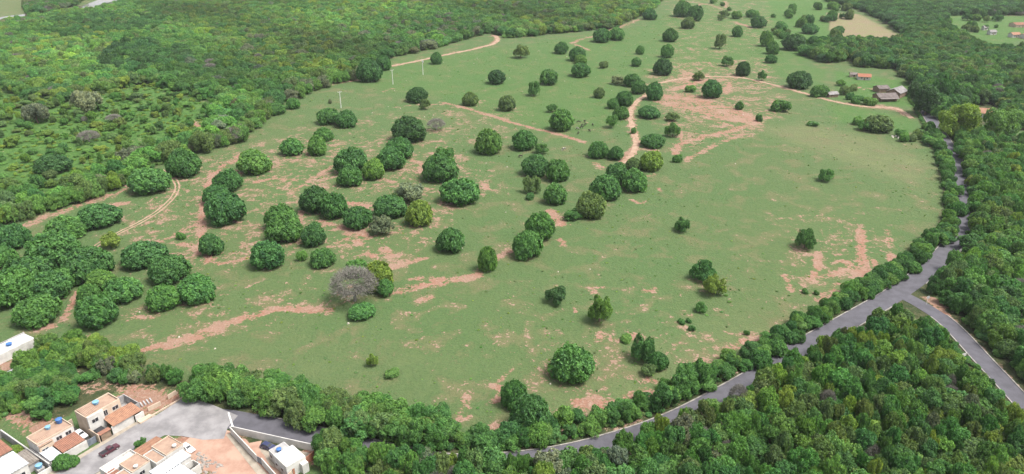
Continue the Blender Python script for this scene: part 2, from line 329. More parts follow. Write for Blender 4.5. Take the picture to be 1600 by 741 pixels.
# ---------------------------------------------------------------- roads, tracks, river
ASPH = surf('asphalt', (.088, .085, .098), (.068, .066, .075), .35, .9, .2)
STREET = surf('worn_street_paving', (.235, .225, .225), (.150, .143, .145), .22, .9, .2, .15)
KERB = surf('kerb_concrete', (.27, .25, .225), (.16, .15, .14), .6, .9, .2, .4)
PAINT = surf('road_paint', (.55, .54, .52), (.35, .34, .33), 2, .8, .2)
DIRT = surf('dirt_track', (.30, .215, .155), (.225, .145, .10), .35, .95, .1)
def strip(name, pts, hw, mat, z=.06, ragged=0.0, cols=5, step=2.0, seed=1):
    P = smooth(pts, step); rg = np.random.default_rng(seed)
    T = np.gradient(P, axis=0); T /= np.linalg.norm(T, axis=1)[:, None]+1e-9; Nn = np.stack([T[:, 1], -T[:, 0]], -1)
    hwa = np.array(hw)if np.ndim(hw) else np.full(len(P), float(hw))
    if len(hwa) != len(P): hwa = np.interp(np.linspace(0, 1, len(P)), np.linspace(0, 1, len(hwa)), hwa)
    L = hwa*(1+ragged*rg.normal(size=len(P))); Rr = hwa*(1+ragged*rg.normal(size=len(P)))
    V = []
    for i in range(len(P)):
        for k in range(cols):
            q = k/(cols-1); o = -L[i]+(L[i]+Rr[i])*q; p = P[i]+Nn[i]*o; V.append((p[0], p[1], hzf(*p)+z))
    F = [(i*cols+k, i*cols+k+1, (i+1)*cols+k+1, (i+1)*cols+k) for i in range(len(P)-1) for k in range(cols-1)]
    me = mesh_np(name, V, np.array(F), mat, True)
    return link(bpy.data.objects.new(name, me)), P, Nn
def kerb(name, P, Nn, off, w=.32, h=.14, rng=None):
    V = []; F = []
    rng = rng or range(len(P))
    for j, i in enumerate(rng):
        for (o, z) in ((-w/2, -.1), (-w/2, h), (w/2, h), (w/2, -.1)):
            p = P[i]+Nn[i]*(off+o); V.append((p[0], p[1], hzf(*p)+.06+z))
        if j:
            a = (j-1)*4; b_ = j*4
            F += [(a+k, b_+k, b_+k+1, a+k+1) for k in range(3)]
    F += [(3, 2, 1, 0)]; n = len(V); F += [(n-4, n-3, n-2, n-1)]
    me = bpy.data.meshes.new(name); me.from_pydata(V, [], F); me.materials.append(KERB)
    return tag(link(bpy.data.objects.new(name, me)), kind='structure')
mr, MP, MN = strip('asphalt_road', W(MAIN), 3.4, ASPH); tag(mr, 'grey asphalt road curving along the edge of the pasture', 'road', kind='structure')
KR = range(int(np.argmax(MP[:, 0] < -66))); k1 = kerb('kerb', MP, MN, 3.55, rng=KR); k1['label'] = 'pale concrete kerb on the pasture side of the curving road'; k1['category'] = 'kerb'
FK = at(1424, 462); dF = np.hypot(MP[:, 0]-FK.x, MP[:, 1]-FK.y); iF = int(np.argmin(dF)); k2 = kerb('kerb', MP, MN, -3.55, rng=range(iF+6, len(KR)))
k3 = kerb('kerb', MP, MN, -3.55, rng=range(0, iF-5)); k3['label'] = 'pale concrete kerb on the right of the road above the fork'; k3['category'] = 'kerb'; k2['label'] = 'pale concrete kerb on the woodland side of the curving road'; k2['category'] = 'kerb'
br, BP, BN = strip('side_road', W(BRANCH), 2.75, ASPH, .075); tag(br, 'grey asphalt side road leaving the fork toward the lower right', 'road', kind='structure')
for s, w in ((1, 'wooded'), (-1, 'red bank')):
    k = kerb('kerb', BP, BN, s*2.9, .36, .15, range(7, len(BP))); k['label'] = 'pale kerb along the side road on its '+w+' side'; k['category'] = 'kerb'
# the village street: wide worn paving that narrows into the road
E1 = Vector((.53, .848, 0)).normalized(); E2 = Vector((.848, -.53, 0)).normalized(); O0 = Vector((-100, 128.6, 0)); ANG = math.atan2(E1.y, E1.x)
def hs(a, b, z=0.0): return O0+E1*a+E2*b+Vector((0, 0, z))
st_pts = [hs(-30, -4.4), hs(0, -4.9), hs(16, -4.6), at(240, 652), at(290, 620), at(330, 632), at(372, 650), at(356, 668), at(350, 686), at(318, 688), at(285, 682), hs(17.5, 5.2), hs(10, 4.6), hs(2, 3.6), hs(-30, 2.2)]
me = bpy.data.meshes.new('village_street'); bm = bmesh.new(); bm.faces.new([bm.verts.new((p.x, p.y, hzf(p.x, p.y)+.10)) for p in st_pts])
bmesh.ops.triangulate(bm, faces=bm.faces[:]); bm.normal_update()
for f in bm.faces:
    if f.normal.z < 0: f.normal_flip()
bm.to_mesh(me); bm.free(); me.materials.append(STREET)
tag(link(bpy.data.objects.new('village_street', me)), 'wide worn grey street between the village houses', 'street', kind='structure')
for nm, (pts, hw) in TRACKS.items():
    o, _, _ = strip('dirt_track', W(pts), hw, DIRT, .07, .16, 4, 2.2, len(nm))
    tag(o, {'forest_edge': 'pale dirt track along the edge of the left wood', 'pasture': 'winding reddish dirt track through the upper pasture', 'farm': 'dirt track leading to the weathered farm sheds'}[nm], 'track', kind='structure')
o, _, _ = strip('dirt_lane', W([(296,684),(330,694),(358,712),(392,742),(425,775)]), [4.5, 6.0, 6.0, 5.0, 5.0], surf('pink_earth', (.34, .225, .17), (.26, .155, .115), .25, .95, .1), .075, .10, 6, 1.5, 3)
tag(o, 'pinkish earth lane between the peach-roofed houses and the walled plot', 'lane', kind='structure')
rp = smooth(W(RUT), 2.0); rT = np.gradient(rp, axis=0); rT /= np.linalg.norm(rT, axis=1)[:, None]; rN = np.stack([rT[:, 1], -rT[:, 0]], -1)
for s, w in ((-.85, 'left'), (.85, 'right')):
    o, _, _ = strip('wheel_rut', list(rp+rN*s), .38, DIRT, .06, .22, 3, 2.0, 5 if s > 0 else 9)
    tag(o, w+' wheel rut of the track curving between the leftmost orchard trees', 'track', kind='structure')
for (p, q, lab) in (((357, 645), (364, 668), 'faded white line painted across the road by the walled corner plot'), ((765, 716), (767, 736), 'faded white line painted across the road among the trees')):
    a, b = at(*p), at(*q); d = (b-a).normalized(); n = Vector((-d.y, d.x, 0))*.22
    mb = MB(); mb.add([Vector((v.x, v.y, hzf(v.x, v.y)+.135)) for v in (a-n, a+n, b+n, b-n)], [(0, 3, 2, 1)])
    tag(mb.build('road_marking', PAINT), lab, 'road marking', kind='structure')
wm, t, b, _ = nt('river_water'); b.inputs['Base Color'].default_value = (.10, .085, .07, 1); b.inputs['Roughness'].default_value = .12; b.inputs['Specular IOR Level'].default_value = .6
bump(t, b, noise(t, N(t, 'ShaderNodeTexCoord').outputs['Object'], .5, 3), .12, .1)
mb = MB(); pr = W(RIVER); n = len(pr)
bm = bmesh.new(); bm.faces.new([bm.verts.new((p.x, p.y, hzf(p.x, p.y)+.5)) for p in pr]); bmesh.ops.triangulate(bm, faces=bm.faces[:]); bm.normal_update()
for f in bm.faces:
    if f.normal.z < 0: f.normal_flip()
me = bpy.data.meshes.new('river'); bm.to_mesh(me); bm.free(); me.materials.append(wm)
tag(link(bpy.data.objects.new('river', me)), 'bright pale river reflecting the sky behind the left wood', 'river', kind='structure')

# ---------------------------------------------------------------- tree shapes (unit size: radius 1, height 1)
def unit(v): return v/(np.linalg.norm(v, axis=-1, keepdims=True)+1e-9)
def leaves(c, nrm, size, rg, asp=.5):
    """one folded four-cornered leaf spray per point"""
    n = len(c); nrm = unit(nrm); ax = unit(np.cross(nrm, rg.normal(size=(n, 3)))); bx = np.cross(nrm, ax)
    s = (size*rg.uniform(.65, 1.3, n))[:, None]
    V = np.stack([c-ax*s, c-bx*s*asp+nrm*s*.18, c+ax*s, c+bx*s*asp+nrm*s*.18], 1).reshape(-1, 3)
    F = np.arange(4*n).reshape(n, 4); return V, F
def lobes_for(kind, rg):
    L = []                                         # (centre xyz, radius xyz)
    if kind == 'round':
        L.append((np.array([0, 0, .52]), np.array([.80, .80, .54])))
        for k in range(20):
            q = k*2.39996+rg.uniform(-.3, .3); u = .02+.98*(k+.5)/20; el = math.asin(min(.97, u)); s = rg.uniform(.20, .36)
            L.append((np.array([.70*math.cos(el)*math.cos(q), .70*math.cos(el)*math.sin(q), .34+.50*u+rg.uniform(-.07, .07)])*np.array([1, 1, 1]), np.array([s, s, s*.9])))
    elif kind == 'wood':
        n = rg.integers(11, 17)
        for k in range(n):
            z = rg.uniform(.38, 1.2); rr = rg.uniform(.15, .68)*(1.15-.55*abs(z-.7)); q = k*2.4+rg.uniform(-.8, .8); s = rg.uniform(.17, .36)
            L.append((np.array([rr*math.cos(q), rr*math.sin(q), z]), np.array([s, s, s*rg.uniform(.75, 1.25)])))
    elif kind == 'feather':
        for k in range(rg.integers(20, 28)):
            q = k*2.4+rg.uniform(-.6, .6); rr = math.sqrt(rg.uniform(0, 1))*.78; z = rg.uniform(.30, 1.05)-rr*.18; s = rg.uniform(.15, .30)
            L.append((np.array([rr*math.cos(q), rr*math.sin(q), z]), np.array([s*1.15, s*1.15, s*.7])))
    elif kind == 'sparse':
        for k in range(rg.integers(17, 24)):
            q = k*2.4+rg.uniform(-.6, .6); rr = math.sqrt(rg.uniform(0, 1))*.8; z = rg.uniform(.42, 1.1)-rr*.2; s = rg.uniform(.17, .30)
            L.append((np.array([rr*math.cos(q), rr*math.sin(q), z]), np.array([s, s, s*.7])))
    elif kind == 'bush':
        for k in range(rg.integers(5, 8)):
            q = rg.uniform(0, 6.28); rr = rg.uniform(.1, .6); z = rg.uniform(.25, .6); s = rg.uniform(.32, .5)
            L.append((np.array([rr*math.cos(q), rr*math.sin(q), z]), np.array([s, s, s*.8])))
    return L
CFG = {  # clump radius, clumps per unit lobe area, leaves per clump, leaf size, droop
 'round': (.145, 21, 24, .078), 'wood': (.12, 34, 17, .064), 'feather': (.12, 40, 17, .046), 'sparse': (.11, 38, 14, .056), 'bush': (.16, 24, 18, .080)}
def make_crown(kind, seed, mat):
    rg = np.random.default_rng(seed); L = lobes_for(kind, rg); rc, dens, per, ls = CFG[kind]
    VV, FF, LV = [], [], []; off = 0
    def put(V, F, lv):
        nonlocal off
        VV.append(V); FF.append(F+off); LV.append(lv); off += len(V)
    for li, (c, r) in enumerate(L):
        area = 4*math.pi*((r[0]*r[1])**.8+2*(r[0]*r[2])**.8)/3
        m = max(4, int(dens*area*1.25)); d = unit(rg.normal(size=(m, 3))); P = c+d*r*rg.uniform(.80, 1.10, (m, 1))
        keep = P[:, 2] > (.03 if kind in ('round', 'bush') else .2)
        keep &= ~((d[:, 2] < -.45) & (rg.uniform(size=m) < .7))
        for lj, (c2, r2) in enumerate(L):
            if lj != li: keep &= (((P-c2)/(r2*.88))**2).sum(1) > 1
        P, d = P[keep], d[keep]
        for p, n in zip(P, d):
            k = per; q = unit(unit(rg.normal(size=(k, 3)))+n*.85+np.array([0, 0, .15])); rad = rc*rg.uniform(.75, 1.25)
            cc = p+q*rad*rg.uniform(.55, 1.1, (k, 1))
            nn = q*.7+n*.2+rg.normal(size=(k, 3))*.52+np.array([0, 0, .2])
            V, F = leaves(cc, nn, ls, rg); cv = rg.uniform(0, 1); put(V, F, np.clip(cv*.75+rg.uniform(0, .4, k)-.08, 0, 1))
        if kind in ('round', 'wood', 'bush'):           # inner foliage that closes the crown
            k = 90; dd = unit(rg.normal(size=(k, 3))); cc = c+dd*r*rg.uniform(.55, .8, (k, 1)); cc[:, 2] = np.maximum(cc[:, 2], .04)
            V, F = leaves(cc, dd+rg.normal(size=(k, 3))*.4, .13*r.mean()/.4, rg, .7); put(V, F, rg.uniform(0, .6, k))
    V = np.vstack(VV); F = np.vstack(FF); lv = np.concatenate(LV)
    rxy = np.percentile(np.hypot(V[:, 0], V[:, 1]), 98.5); zt = np.percentile(V[:, 2], 99.6)
    V[:, :2] /= rxy; V[:, 2] /= zt
    me = mesh_np(kind+'_crown', V, F, mat)
    a = me.attributes.new('lv', 'FLOAT', 'FACE'); a.data.foreach_set('value', lv.astype(np.float32)); return me
def make_trunk(kind, seed):
    rg = random.Random(seed); mb = MB(); fk = {'round': .30, 'wood': .42, 'feather': .40, 'sparse': .42, 'bush': .12}[kind]; w = {'round': .075, 'wood': .06, 'feather': .04, 'sparse': .05, 'bush': .04}[kind]
    mid = (rg.uniform(-.05, .05), rg.uniform(-.05, .05), fk*.5); top = (rg.uniform(-.08, .08), rg.uniform(-.08, .08), fk)
    mb.tube((0, 0, -.03), mid, w*1.25, w, 7); mb.tube(mid, top, w, w*.85, 7)
    for k in range(5):
        q = 2*math.pi*k/5+rg.uniform(-.4, .4); e = rg.uniform(.35, .6)
        a = (top[0]+.5*e*math.cos(q), top[1]+.5*e*math.sin(q), fk+(.80-fk)*.5); b_ = (top[0]+e*math.cos(q), top[1]+e*math.sin(q), rg.uniform(.68, .86))
        mb.tube(top, a, w*.55, w*.38, 5); mb.tube(a, b_, w*.38, w*.15, 5)
    return mb.mesh(kind+'_trunk', BARK)
def make_bare(seed):
    rg = random.Random(seed); tr = MB(); tw = MB()
    def grow(p, d, l, w, lev):
        e = p+d*l; (tr if lev < 2 else tw).tube(p, e, w, w*.62, 6 if lev < 2 else 3, lev < 2)
        if lev == 5: return
        for k in range(4 if lev < 4 else 3):
            q = Vector((rg.gauss(0, 1), rg.gauss(0, 1), rg.gauss(.05, .7))).normalized()
            nd = (d*.75+q*(.75 if lev else .95)+Vector((0, 0, .06))).normalized(); grow(p+d*l*rg.uniform(.6, 1), nd, l*rg.uniform(.62, .84), w*.58, lev+1)
    grow(Vector((0, 0, -.02)), Vector((0, 0, 1)), .26, .05, 0)
    g2 = np.random.default_rng(seed)
    for _ in range(4200):                     # fine twigs filling a dome
        d = g2.normal(size=3); d /= np.linalg.norm(d); d[2] = abs(d[2])*1.0-.25; rad = g2.uniform(.45, 1)**.6
        p = Vector((d[0]*.62*rad, d[1]*.62*rad, .55+d[2]*.55*rad)); o = (Vector(d)+Vector(g2.normal(size=3)*.5)).normalized()*g2.uniform(.05, .11)
        w = o.cross(Vector(g2.normal(size=3))).normalized()*.0045; tw.add([p-w, p+w, p+o+w*.5, p+o-w*.5], [(0, 1, 2, 3)])
    V = np.array(tw.v); rr = np.percentile(np.hypot(V[:, 0], V[:, 1]), 99); zt = np.percentile(V[:, 2], 99.5)
    for m in (tr, tw): m.v = [(x/rr, y/rr, max(z/zt, -.03)) for x, y, z in m.v]
    return tw.mesh('bare_twigs', GREYBARK), tr.mesh('bare_trunk', GREYBARK)
KINDS = {'round': 6, 'wood': 7, 'feather': 5, 'sparse': 4, 'bush': 3}
CROWN = {k: [make_crown(k, 100+i*7+len(k), LEAF) for i in range(n)] for k, n in KINDS.items()}
TRUNK = {k: [make_trunk(k, i) for i in range(3)] for k in KINDS}
BARE = [make_bare(3), make_bare(8)]
TINT = {'dark': (.042, .106, .037), 'deep': (.055, .150, .045), 'mid': (.072, .182, .050), 'fresh': (.098, .212, .052), 'bright': (.145, .235, .046), 'olive': (.098, .165, .056), 'pale': (.155, .200, .112), 'grey': (.115, .150, .095)}
def jit(c, r=None, a=.14):
    r = r or R; f = 1+r.uniform(-a, a); return (c[0]*f*(1+r.uniform(-a, a)*.6), c[1]*f, c[2]*f*(1+r.uniform(-a, a)))
NAMES = {'round': 'round_tree', 'wood': 'woodland_tree', 'feather': 'hedge_tree', 'sparse': 'open_tree', 'bush': 'shrub', 'bare': 'bare_tree'}
def tree(kind, P, r, h, tint, label, cat='tree', group=None, name=None, rs=None, vi=None):
    rs = rs or R
    e = empty(name or NAMES[kind], P, rs.uniform(0, 6.28)); e.scale = (r, r, h)
    if kind == 'bare':
        tw, tr = BARE[rs.randrange(2)] if vi is None else BARE[vi]; link(bpy.data.objects.new('twigs', tw), e); link(bpy.data.objects.new('trunk', tr), e)
    else:
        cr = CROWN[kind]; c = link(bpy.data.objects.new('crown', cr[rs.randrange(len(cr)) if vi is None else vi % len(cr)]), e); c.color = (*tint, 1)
        link(bpy.data.objects.new('trunk', TRUNK[kind][rs.randrange(3)]), e)
    return tag(e, label, cat, group)
def fit(cx, cy, w, hp, lo=.75, hi=2.6):
    """crown outline in the photograph -> base point, radius, height"""
    P = at(cx, cy)
    for _ in range(3):
        d = topx(P.x, P.y, P.z)[2]; s = FOC/d; a = math.atan2(CAM_H-P.z, P.y); r = w/2/s
        h = min(max((hp/s-r*math.sin(a))/math.cos(a), lo*r), hi*r)
        P = at(cx, cy+.5*s*(h*math.cos(a)-r*math.sin(a)))
    return P, r, h

# ---------------------------------------------------------------- trees standing in the pasture: outline centre, width, height in the photograph
ZONES = [
 ('in the clump at the left edge', 'orchard clump at the left edge', [
  (5,363,18,30,'round','dark'),(26,373,46,42,'round','deep'),(105,361,60,40,'round','mid'),(157,342,64,42,'round','deep'),(12,405,36,36,'round','mid'),(88,398,78,60,'round','deep'),(50,428,66,46,'round','deep'),(22,457,72,62,'round','mid'),(82,454,62,48,'round','deep'),(140,420,72,58,'round','deep'),(100,441,40,40,'round','mid'),(160,442,42,34,'round','fresh'),(143,464,36,36,'round','mid'),(195,459,56,42,'round','mid'),(157,493,58,56,'round','deep'),(62,492,66,50,'round','mid')]),
 ('beside the curving rut track', 'trees around the rut track', [
  (237,287,60,44,'round','mid'),(290,258,50,46,'round','deep'),(268,240,44,36,'feather','olive'),(358,285,44,36,'round','deep'),(340,308,42,32,'round','deep'),(355,331,60,52,'round','deep'),(398,257,50,40,'round','fresh'),(228,403,66,46,'round','deep'),(268,426,60,48,'round','deep'),(309,457,55,48,'round','mid'),(258,471,50,42,'round','mid'),(332,386,37,36,'round','deep'),(175,379,32,28,'sparse','bright'),(283,370,15,13,'bush','mid'),(310,473,14,12,'bush','mid')]),
 ('in the middle orchard', 'middle orchard trees', [
  (457,232,36,28,'round','mid'),(497,229,30,34,'round','fresh'),(506,212,30,22,'round','mid'),(550,255,50,44,'round','deep'),(548,279,38,32,'round','mid'),(585,267,34,34,'round','fresh'),(612,251,42,38,'round','deep'),(624,234,44,34,'round','deep'),(639,206,52,42,'round','dark'),(688,267,56,46,'round','deep'),(695,244,36,26,'sparse','mid'),(720,304,60,44,'round','mid'),(764,224,40,42,'round','fresh'),(495,316,50,44,'round','dark'),(524,325,40,42,'round','deep'),(610,327,52,38,'round','deep'),(656,337,43,43,'round','bright'),(560,344,44,38,'round','deep'),(597,356,40,34,'sparse','grey'),(640,306,54,36,'sparse','pale'),(441,344,50,44,'round','mid'),(446,360,56,50,'round','mid'),(492,370,38,38,'round','deep'),(420,403,52,46,'round','deep'),(705,379,44,42,'round','deep'),(472,402,17,18,'bush','fresh'),(506,406,38,32,'round','mid'),(682,197,30,22,'bare','grey'),(620,310,22,20,'sparse','olive')]),
 ('around the leafless grey tree', 'trees around the leafless grey tree', [
  (559,422,38,30,'round','mid'),(592,436,46,50,'round','bright'),(566,491,42,26,'round','mid'),(762,408,30,44,'round','fresh'),(603,452,26,30,'round','mid')]),
 ('across the central pasture', 'trees across the central pasture', [
  (819,221,38,34,'round','deep'),(836,261,42,36,'round','deep'),(870,269,37,37,'round','mid'),(831,291,28,30,'sparse','olive'),(867,306,36,36,'round','mid'),(935,236,32,28,'round','mid'),(962,241,24,23,'round','deep'),(1020,222,38,23,'round','deep'),(1018,254,36,34,'round','bright'),(989,258,24,22,'round','olive'),(963,275,38,36,'round','deep'),(990,285,40,38,'round','mid'),(945,297,50,42,'round','deep'),(922,324,46,44,'round','olive'),(843,358,46,46,'round','mid'),(824,386,46,48,'round','mid'),(1058,249,16,14,'bush','mid'),(828,308,18,12,'bush','deep'),(895,338,30,20,'sparse','mid'),(846,234,24,18,'sparse','mid')]),
 ('in the lower pasture', 'lower pasture trees', [
  (1065,354,26,24,'sparse','deep'),(869,466,36,32,'sparse','dark'),(937,489,39,48,'sparse','fresh'),(1098,428,40,36,'sparse','deep'),(1114,450,36,36,'sparse','bright'),(1095,483,20,18,'sparse','mid'),(894,577,68,60,'round','mid'),(1003,550,38,46,'sparse','deep'),(1027,568,32,32,'round','deep'),(1015,582,26,22,'sparse','olive'),(978,531,24,14,'bush','fresh'),(1064,504,14,9,'bush','deep'),(1076,502,10,8,'bush','deep'),(1081,515,12,10,'bush','deep'),(1166,521,10,9,'bush','mid'),(1257,378,33,34,'sparse','deep'),(1289,276,24,22,'sparse','mid'),(583,566,20,22,'sparse','bright'),(613,586,26,10,'bush','fresh'),(803,621,40,46,'round','deep'),(829,656,62,66,'round','deep'),(841,684,38,40,'round','fresh'),(1258,456,12,9,'bush','mid'),(1275,458,9,8,'bush','mid')]),
 ('in the upper pasture', 'upper pasture trees', [
  (776,122,27,23,'round','dark'),(877,76,22,19,'round','deep'),(902,86,26,23,'round','deep'),(907,94,19,15,'round','fresh'),(907,111,30,23,'round','deep'),(857,122,28,25,'round','mid'),(834,140,20,24,'sparse','mid'),(814,82,25,22,'sparse','olive'),(936,146,18,17,'round','olive'),(942,102,17,12,'bush','olive'),(940,57,28,22,'round','deep'),(963,54,25,21,'round','mid'),(1015,23,22,18,'round','deep'),(1047,56,24,21,'round','deep'),(1042,81,21,21,'round','mid'),(1035,106,30,27,'round','dark'),(1000,79,14,14,'round','mid'),(994,98,16,14,'round','mid'),(987,127,26,21,'round','deep'),(965,127,24,15,'sparse','pale'),(998,138,24,21,'round','deep'),(1021,144,27,29,'round','deep'),(975,156,28,25,'round','deep'),(957,163,19,17,'round','mid'),(970,178,25,21,'round','mid'),(957,191,20,22,'sparse','mid'),(1014,177,34,21,'round','deep'),(877,190,37,35,'round','mid'),(863,170,17,15,'sparse','mid'),(735,156,25,22,'round','olive'),(792,163,26,25,'round','olive'),(1066,15,28,26,'round','mid'),(1086,22,24,24,'round','deep'),(1075,37,22,18,'round','olive'),(990,205,12,10,'bush','mid')]),
 ('near the red eroded ground', 'trees near the eroded ground', [
  (1111,141,30,30,'round','deep'),(1160,109,22,23,'round','dark'),(1124,66,19,24,'sparse','olive'),(1151,50,17,17,'round','deep'),(1136,97,21,17,'sparse','mid'),(1190,119,14,17,'sparse','mid'),(1184,35,24,20,'round','deep'),(1091,120,20,15,'sparse','olive'),(1051,205,26,24,'sparse','mid'),(1050,184,22,15,'sparse','olive'),(1155,166,13,13,'round','deep'),(1078,140,18,12,'bush','fresh'),(1185,185,11,12,'bush','mid'),(1247,127,38,28,'round','dark'),(1240,68,38,26,'round','dark'),(1220,42,19,14,'round','mid'),(1264,46,26,17,'round','deep'),(1196,62,20,24,'round','fresh'),(1206,76,20,20,'round','mid'),(1204,93,18,14,'round','deep'),(1271,64,20,14,'round','deep'),(1220,168,30,20,'bush','mid'),(1232,20,14,12,'round','mid'),(1150,24,14,12,'bush','mid')]),
 ('below the utility poles', 'trees below the utility poles', [
  (652,150,33,25,'round','dark'),(664,164,16,18,'sparse','olive'),(514,184,36,27,'round','mid'),(541,188,34,28,'round','deep'),(682,92,18,19,'round','deep'),(578,112,38,38,'round','deep'),(600,100,24,24,'round','deep'),(430,155,34,28,'round','deep'),(432,172,28,20,'round','mid'),(459,163,22,18,'round','mid'),(516,159,8,7,'bush','grey')]),
 ('between the farm sheds and the road', 'trees by the farm sheds', [
  (1495,193,64,58,'feather','bright'),(1561,200,60,52,'feather','fresh'),(1372,196,42,30,'round','olive'),(1350,198,24,18,'sparse','mid'),(1360,160,22,14,'bush','fresh'),(1340,157,20,14,'bush','mid'),(1280,144,30,20,'bush','mid'),(1470,140,34,44,'sparse','deep'),(1445,160,40,50,'wood','dark'),(1340,190,20,14,'bush','fresh'),(1270,195,18,9,'bush','mid')]),
 ('in the open scrub at left', 'trees in the left scrub', [
  (85,260,52,34,'round','dark'),(137,163,50,42,'sparse','pale'),(60,180,40,36,'sparse','grey'),(30,305,34,26,'feather','mid'),(62,285,26,22,'bush','deep'),(140,216,34,22,'bare','grey'),(208,245,42,28,'sparse','grey'),(366,214,40,28,'bare','grey'),(320,225,40,36,'feather','olive'),(230,295,10,8,'bush','mid')]),
]
rsx = random.Random(31); ext = []
for (xa, ya, xb, yb, n) in ((1195, 2, 1310, 60, 26), (1480, 22, 1560, 50, 12), (1090, 0, 1190, 30, 9), (1280, 8, 1345, 30, 7), (1310, 130, 1360, 155, 6)):
    for _ in range(n):
        w_ = rsx.uniform(8, 19); ext.append((rsx.uniform(xa, xb), rsx.uniform(ya, yb), w_, w_*rsx.uniform(.6, .9), rsx.choice(['bush', 'round', 'sparse', 'bush']), rsx.choice(['mid', 'fresh', 'deep', 'olive'])))
EXTRA = ext
ORD = 'leftmost second third fourth fifth sixth seventh eighth ninth tenth eleventh twelfth thirteenth fourteenth fifteenth sixteenth seventeenth eighteenth nineteenth twentieth twenty-first twenty-second twenty-third twenty-fourth twenty-fifth twenty-sixth twenty-seventh twenty-eighth twenty-ninth thirtieth thirty-first thirty-second thirty-third thirty-fourth thirty-fifth thirty-sixth'.split()
ADJ = {'dark': 'very dark green', 'deep': 'deep green', 'mid': 'mid green', 'fresh': 'fresh green', 'bright': 'bright yellowish green', 'olive': 'olive green', 'pale': 'pale green', 'grey': 'greyish'}
KN = {'round': 'dense round tree', 'sparse': 'open airy tree', 'bush': 'low shrub', 'feather': 'feathery tree', 'bare': 'leafless tree', 'wood': 'tall tree'}
RT = random.Random(21)
for phrase, grp, lst in ZONES:
    order = sorted(range(len(lst)), key=lambda i: lst[i][0])
    for rank, i in enumerate(order):
        cx, cy, w, hp, kind, tc = lst[i]; P, r, h = fit(cx, cy, w, hp)
        pos = 'leftmost' if rank == 0 else ('rightmost' if rank == len(lst)-1 else ORD[rank]+' from the left')
        tree(kind, P, r*1.03, h, jit(TINT[tc], RT, .10), f'{ADJ[tc]} {KN[kind]}, {pos} {phrase}'.replace('bright yellowish', 'bright'), 'shrub' if kind == 'bush' else 'tree', grp, rs=RT)
for (cx, cy, w, hp, kind, tc) in EXTRA:
    P, r, h = fit(cx, cy, w, hp); tree(kind, P, r, h, jit(TINT[tc], RT, .12), 'small shrub dotted over the far green slopes at upper right', 'shrub', 'shrubs on the far slopes', 'slope_shrub', rs=RT)
P, r, h = fit(555, 456, 78, 68)
tree('bare', P, r, h, TINT['grey'], 'large leafless grey tree with dense fine twigs in the pasture', 'tree', vi=0)

# ---------------------------------------------------------------- hedge rows: feathery trees along the field edges, thicker growth along the road
def row(pts, step, r0, r1, h0, h1, kinds, tints, label, grp, jitter=1.2, seed=1, name=None, off=0.0):
    rs = random.Random(seed); P = smooth(W(pts), .5); d = 0.0; nxt = 0.0; k = 0
    for i in range(1, len(P)):
        d += float(np.linalg.norm(P[i]-P[i-1]))
        if d < nxt: continue
        nxt = d+step*rs.uniform(.75, 1.3); x = P[i][0]+rs.gauss(0, jitter); y = P[i][1]+rs.gauss(0, jitter)+off
        r = rs.uniform(r0, r1); tree(rs.choice(kinds), Vector((x, y, hzf(x, y))), r, rs.uniform(h0, h1), jit(TINT[rs.choice(tints)], rs, .14), label, 'tree', grp, name=name, rs=rs); k += 1
row([(-40,358),(30,344),(70,330),(120,315),(160,302),(200,287)], 2.8, 3.2, 4.8, 6.0, 9.0, ['feather'], ['olive', 'fresh', 'fresh', 'bright'], 'feathery tree in the hedge beside the shaded path at far left', 'left hedge row', 1.3, 3, 'hedge_tree')
row([(300,238),(330,228),(365,225),(400,195),(430,165),(470,150),(520,132),(570,120)], 4.0, 3.4, 5.4, 6.0, 9.0, ['feather'], ['olive', 'fresh', 'grey', 'fresh'], 'feathery tree in the hedge below the left wood', 'hedge below the left wood', 1.6, 4, 'hedge_tree')
row([(60,566),(100,558),(150,566),(200,578)], 2.4, 2.8, 4.2, 4.5, 6.8, ['feather'], ['olive', 'fresh', 'fresh', 'bright'], 'feathery tree in the hedge behind the village houses', 'hedge behind the village houses', 2.2, 5, 'hedge_tree')
row([(70,548),(120,545),(170,556),(215,572)], 2.5, 2.6, 3.8, 4.0, 6.0, ['feather'], ['olive', 'fresh', 'bright'], 'feathery tree in the upper row of the hedge behind the village houses', 'hedge behind the village houses', 2.0, 55, 'hedge_tree')
row([(90,585),(130,590),(165,596),(200,600)], 2.8, 1.6, 2.6, 2.2, 4.0, ['wood', 'bush', 'feather'], ['deep', 'olive', 'mid'], 'dark low tree directly behind the orange lean-to house', 'dark brush behind the houses', 1.6, 56, 'hedge_tree')
row([(505,712),(560,722),(620,738),(690,752)], 2.6, 2.2, 3.4, 6.0, 8.5, ['wood', 'feather', 'wood'], ['mid', 'fresh', 'olive', 'deep'], 'tall tree hiding the lower road between corner plot and bend', 'tall trees south of the lower road', 1.0, 57, 'roadside_tree')
row([(500,735),(560,745),(640,765)], 2.6, 2.2, 3.2, 4.5, 7, ['wood', 'feather'], ['mid', 'fresh', 'olive'], 'leafy tree in the second row south of the lower road', 'second row south of the lower road', 1.2, 58, 'roadside_tree')
row([(150,575),(210,590),(250,590),(290,600)], 3.0, 2.0, 3.0, 3.0, 5.0, ['feather', 'sparse', 'bush'], ['olive', 'mid', 'grey'], 'low tree in the hedge beside the empty building plot', 'hedge beside the empty plot', 1.5, 15, 'hedge_tree')
for j, off in enumerate((0, 3.5, 7.5)):
    row([(290,628),(340,636),(400,650),(460,664),(520,680),(570,692),(640,706),(700,716)], 3.2, 2.8, 4.4, 5.0-.6*j, 7.4-.6*j, ['feather', 'feather', 'feather', 'wood'], ['mid', 'fresh', 'olive', 'fresh', 'mid'], 'leafy tree in the thick hedge between the pasture and the lower road', 'hedge along the lower road', 1.3, 6+j, 'hedge_tree', off+3.2)
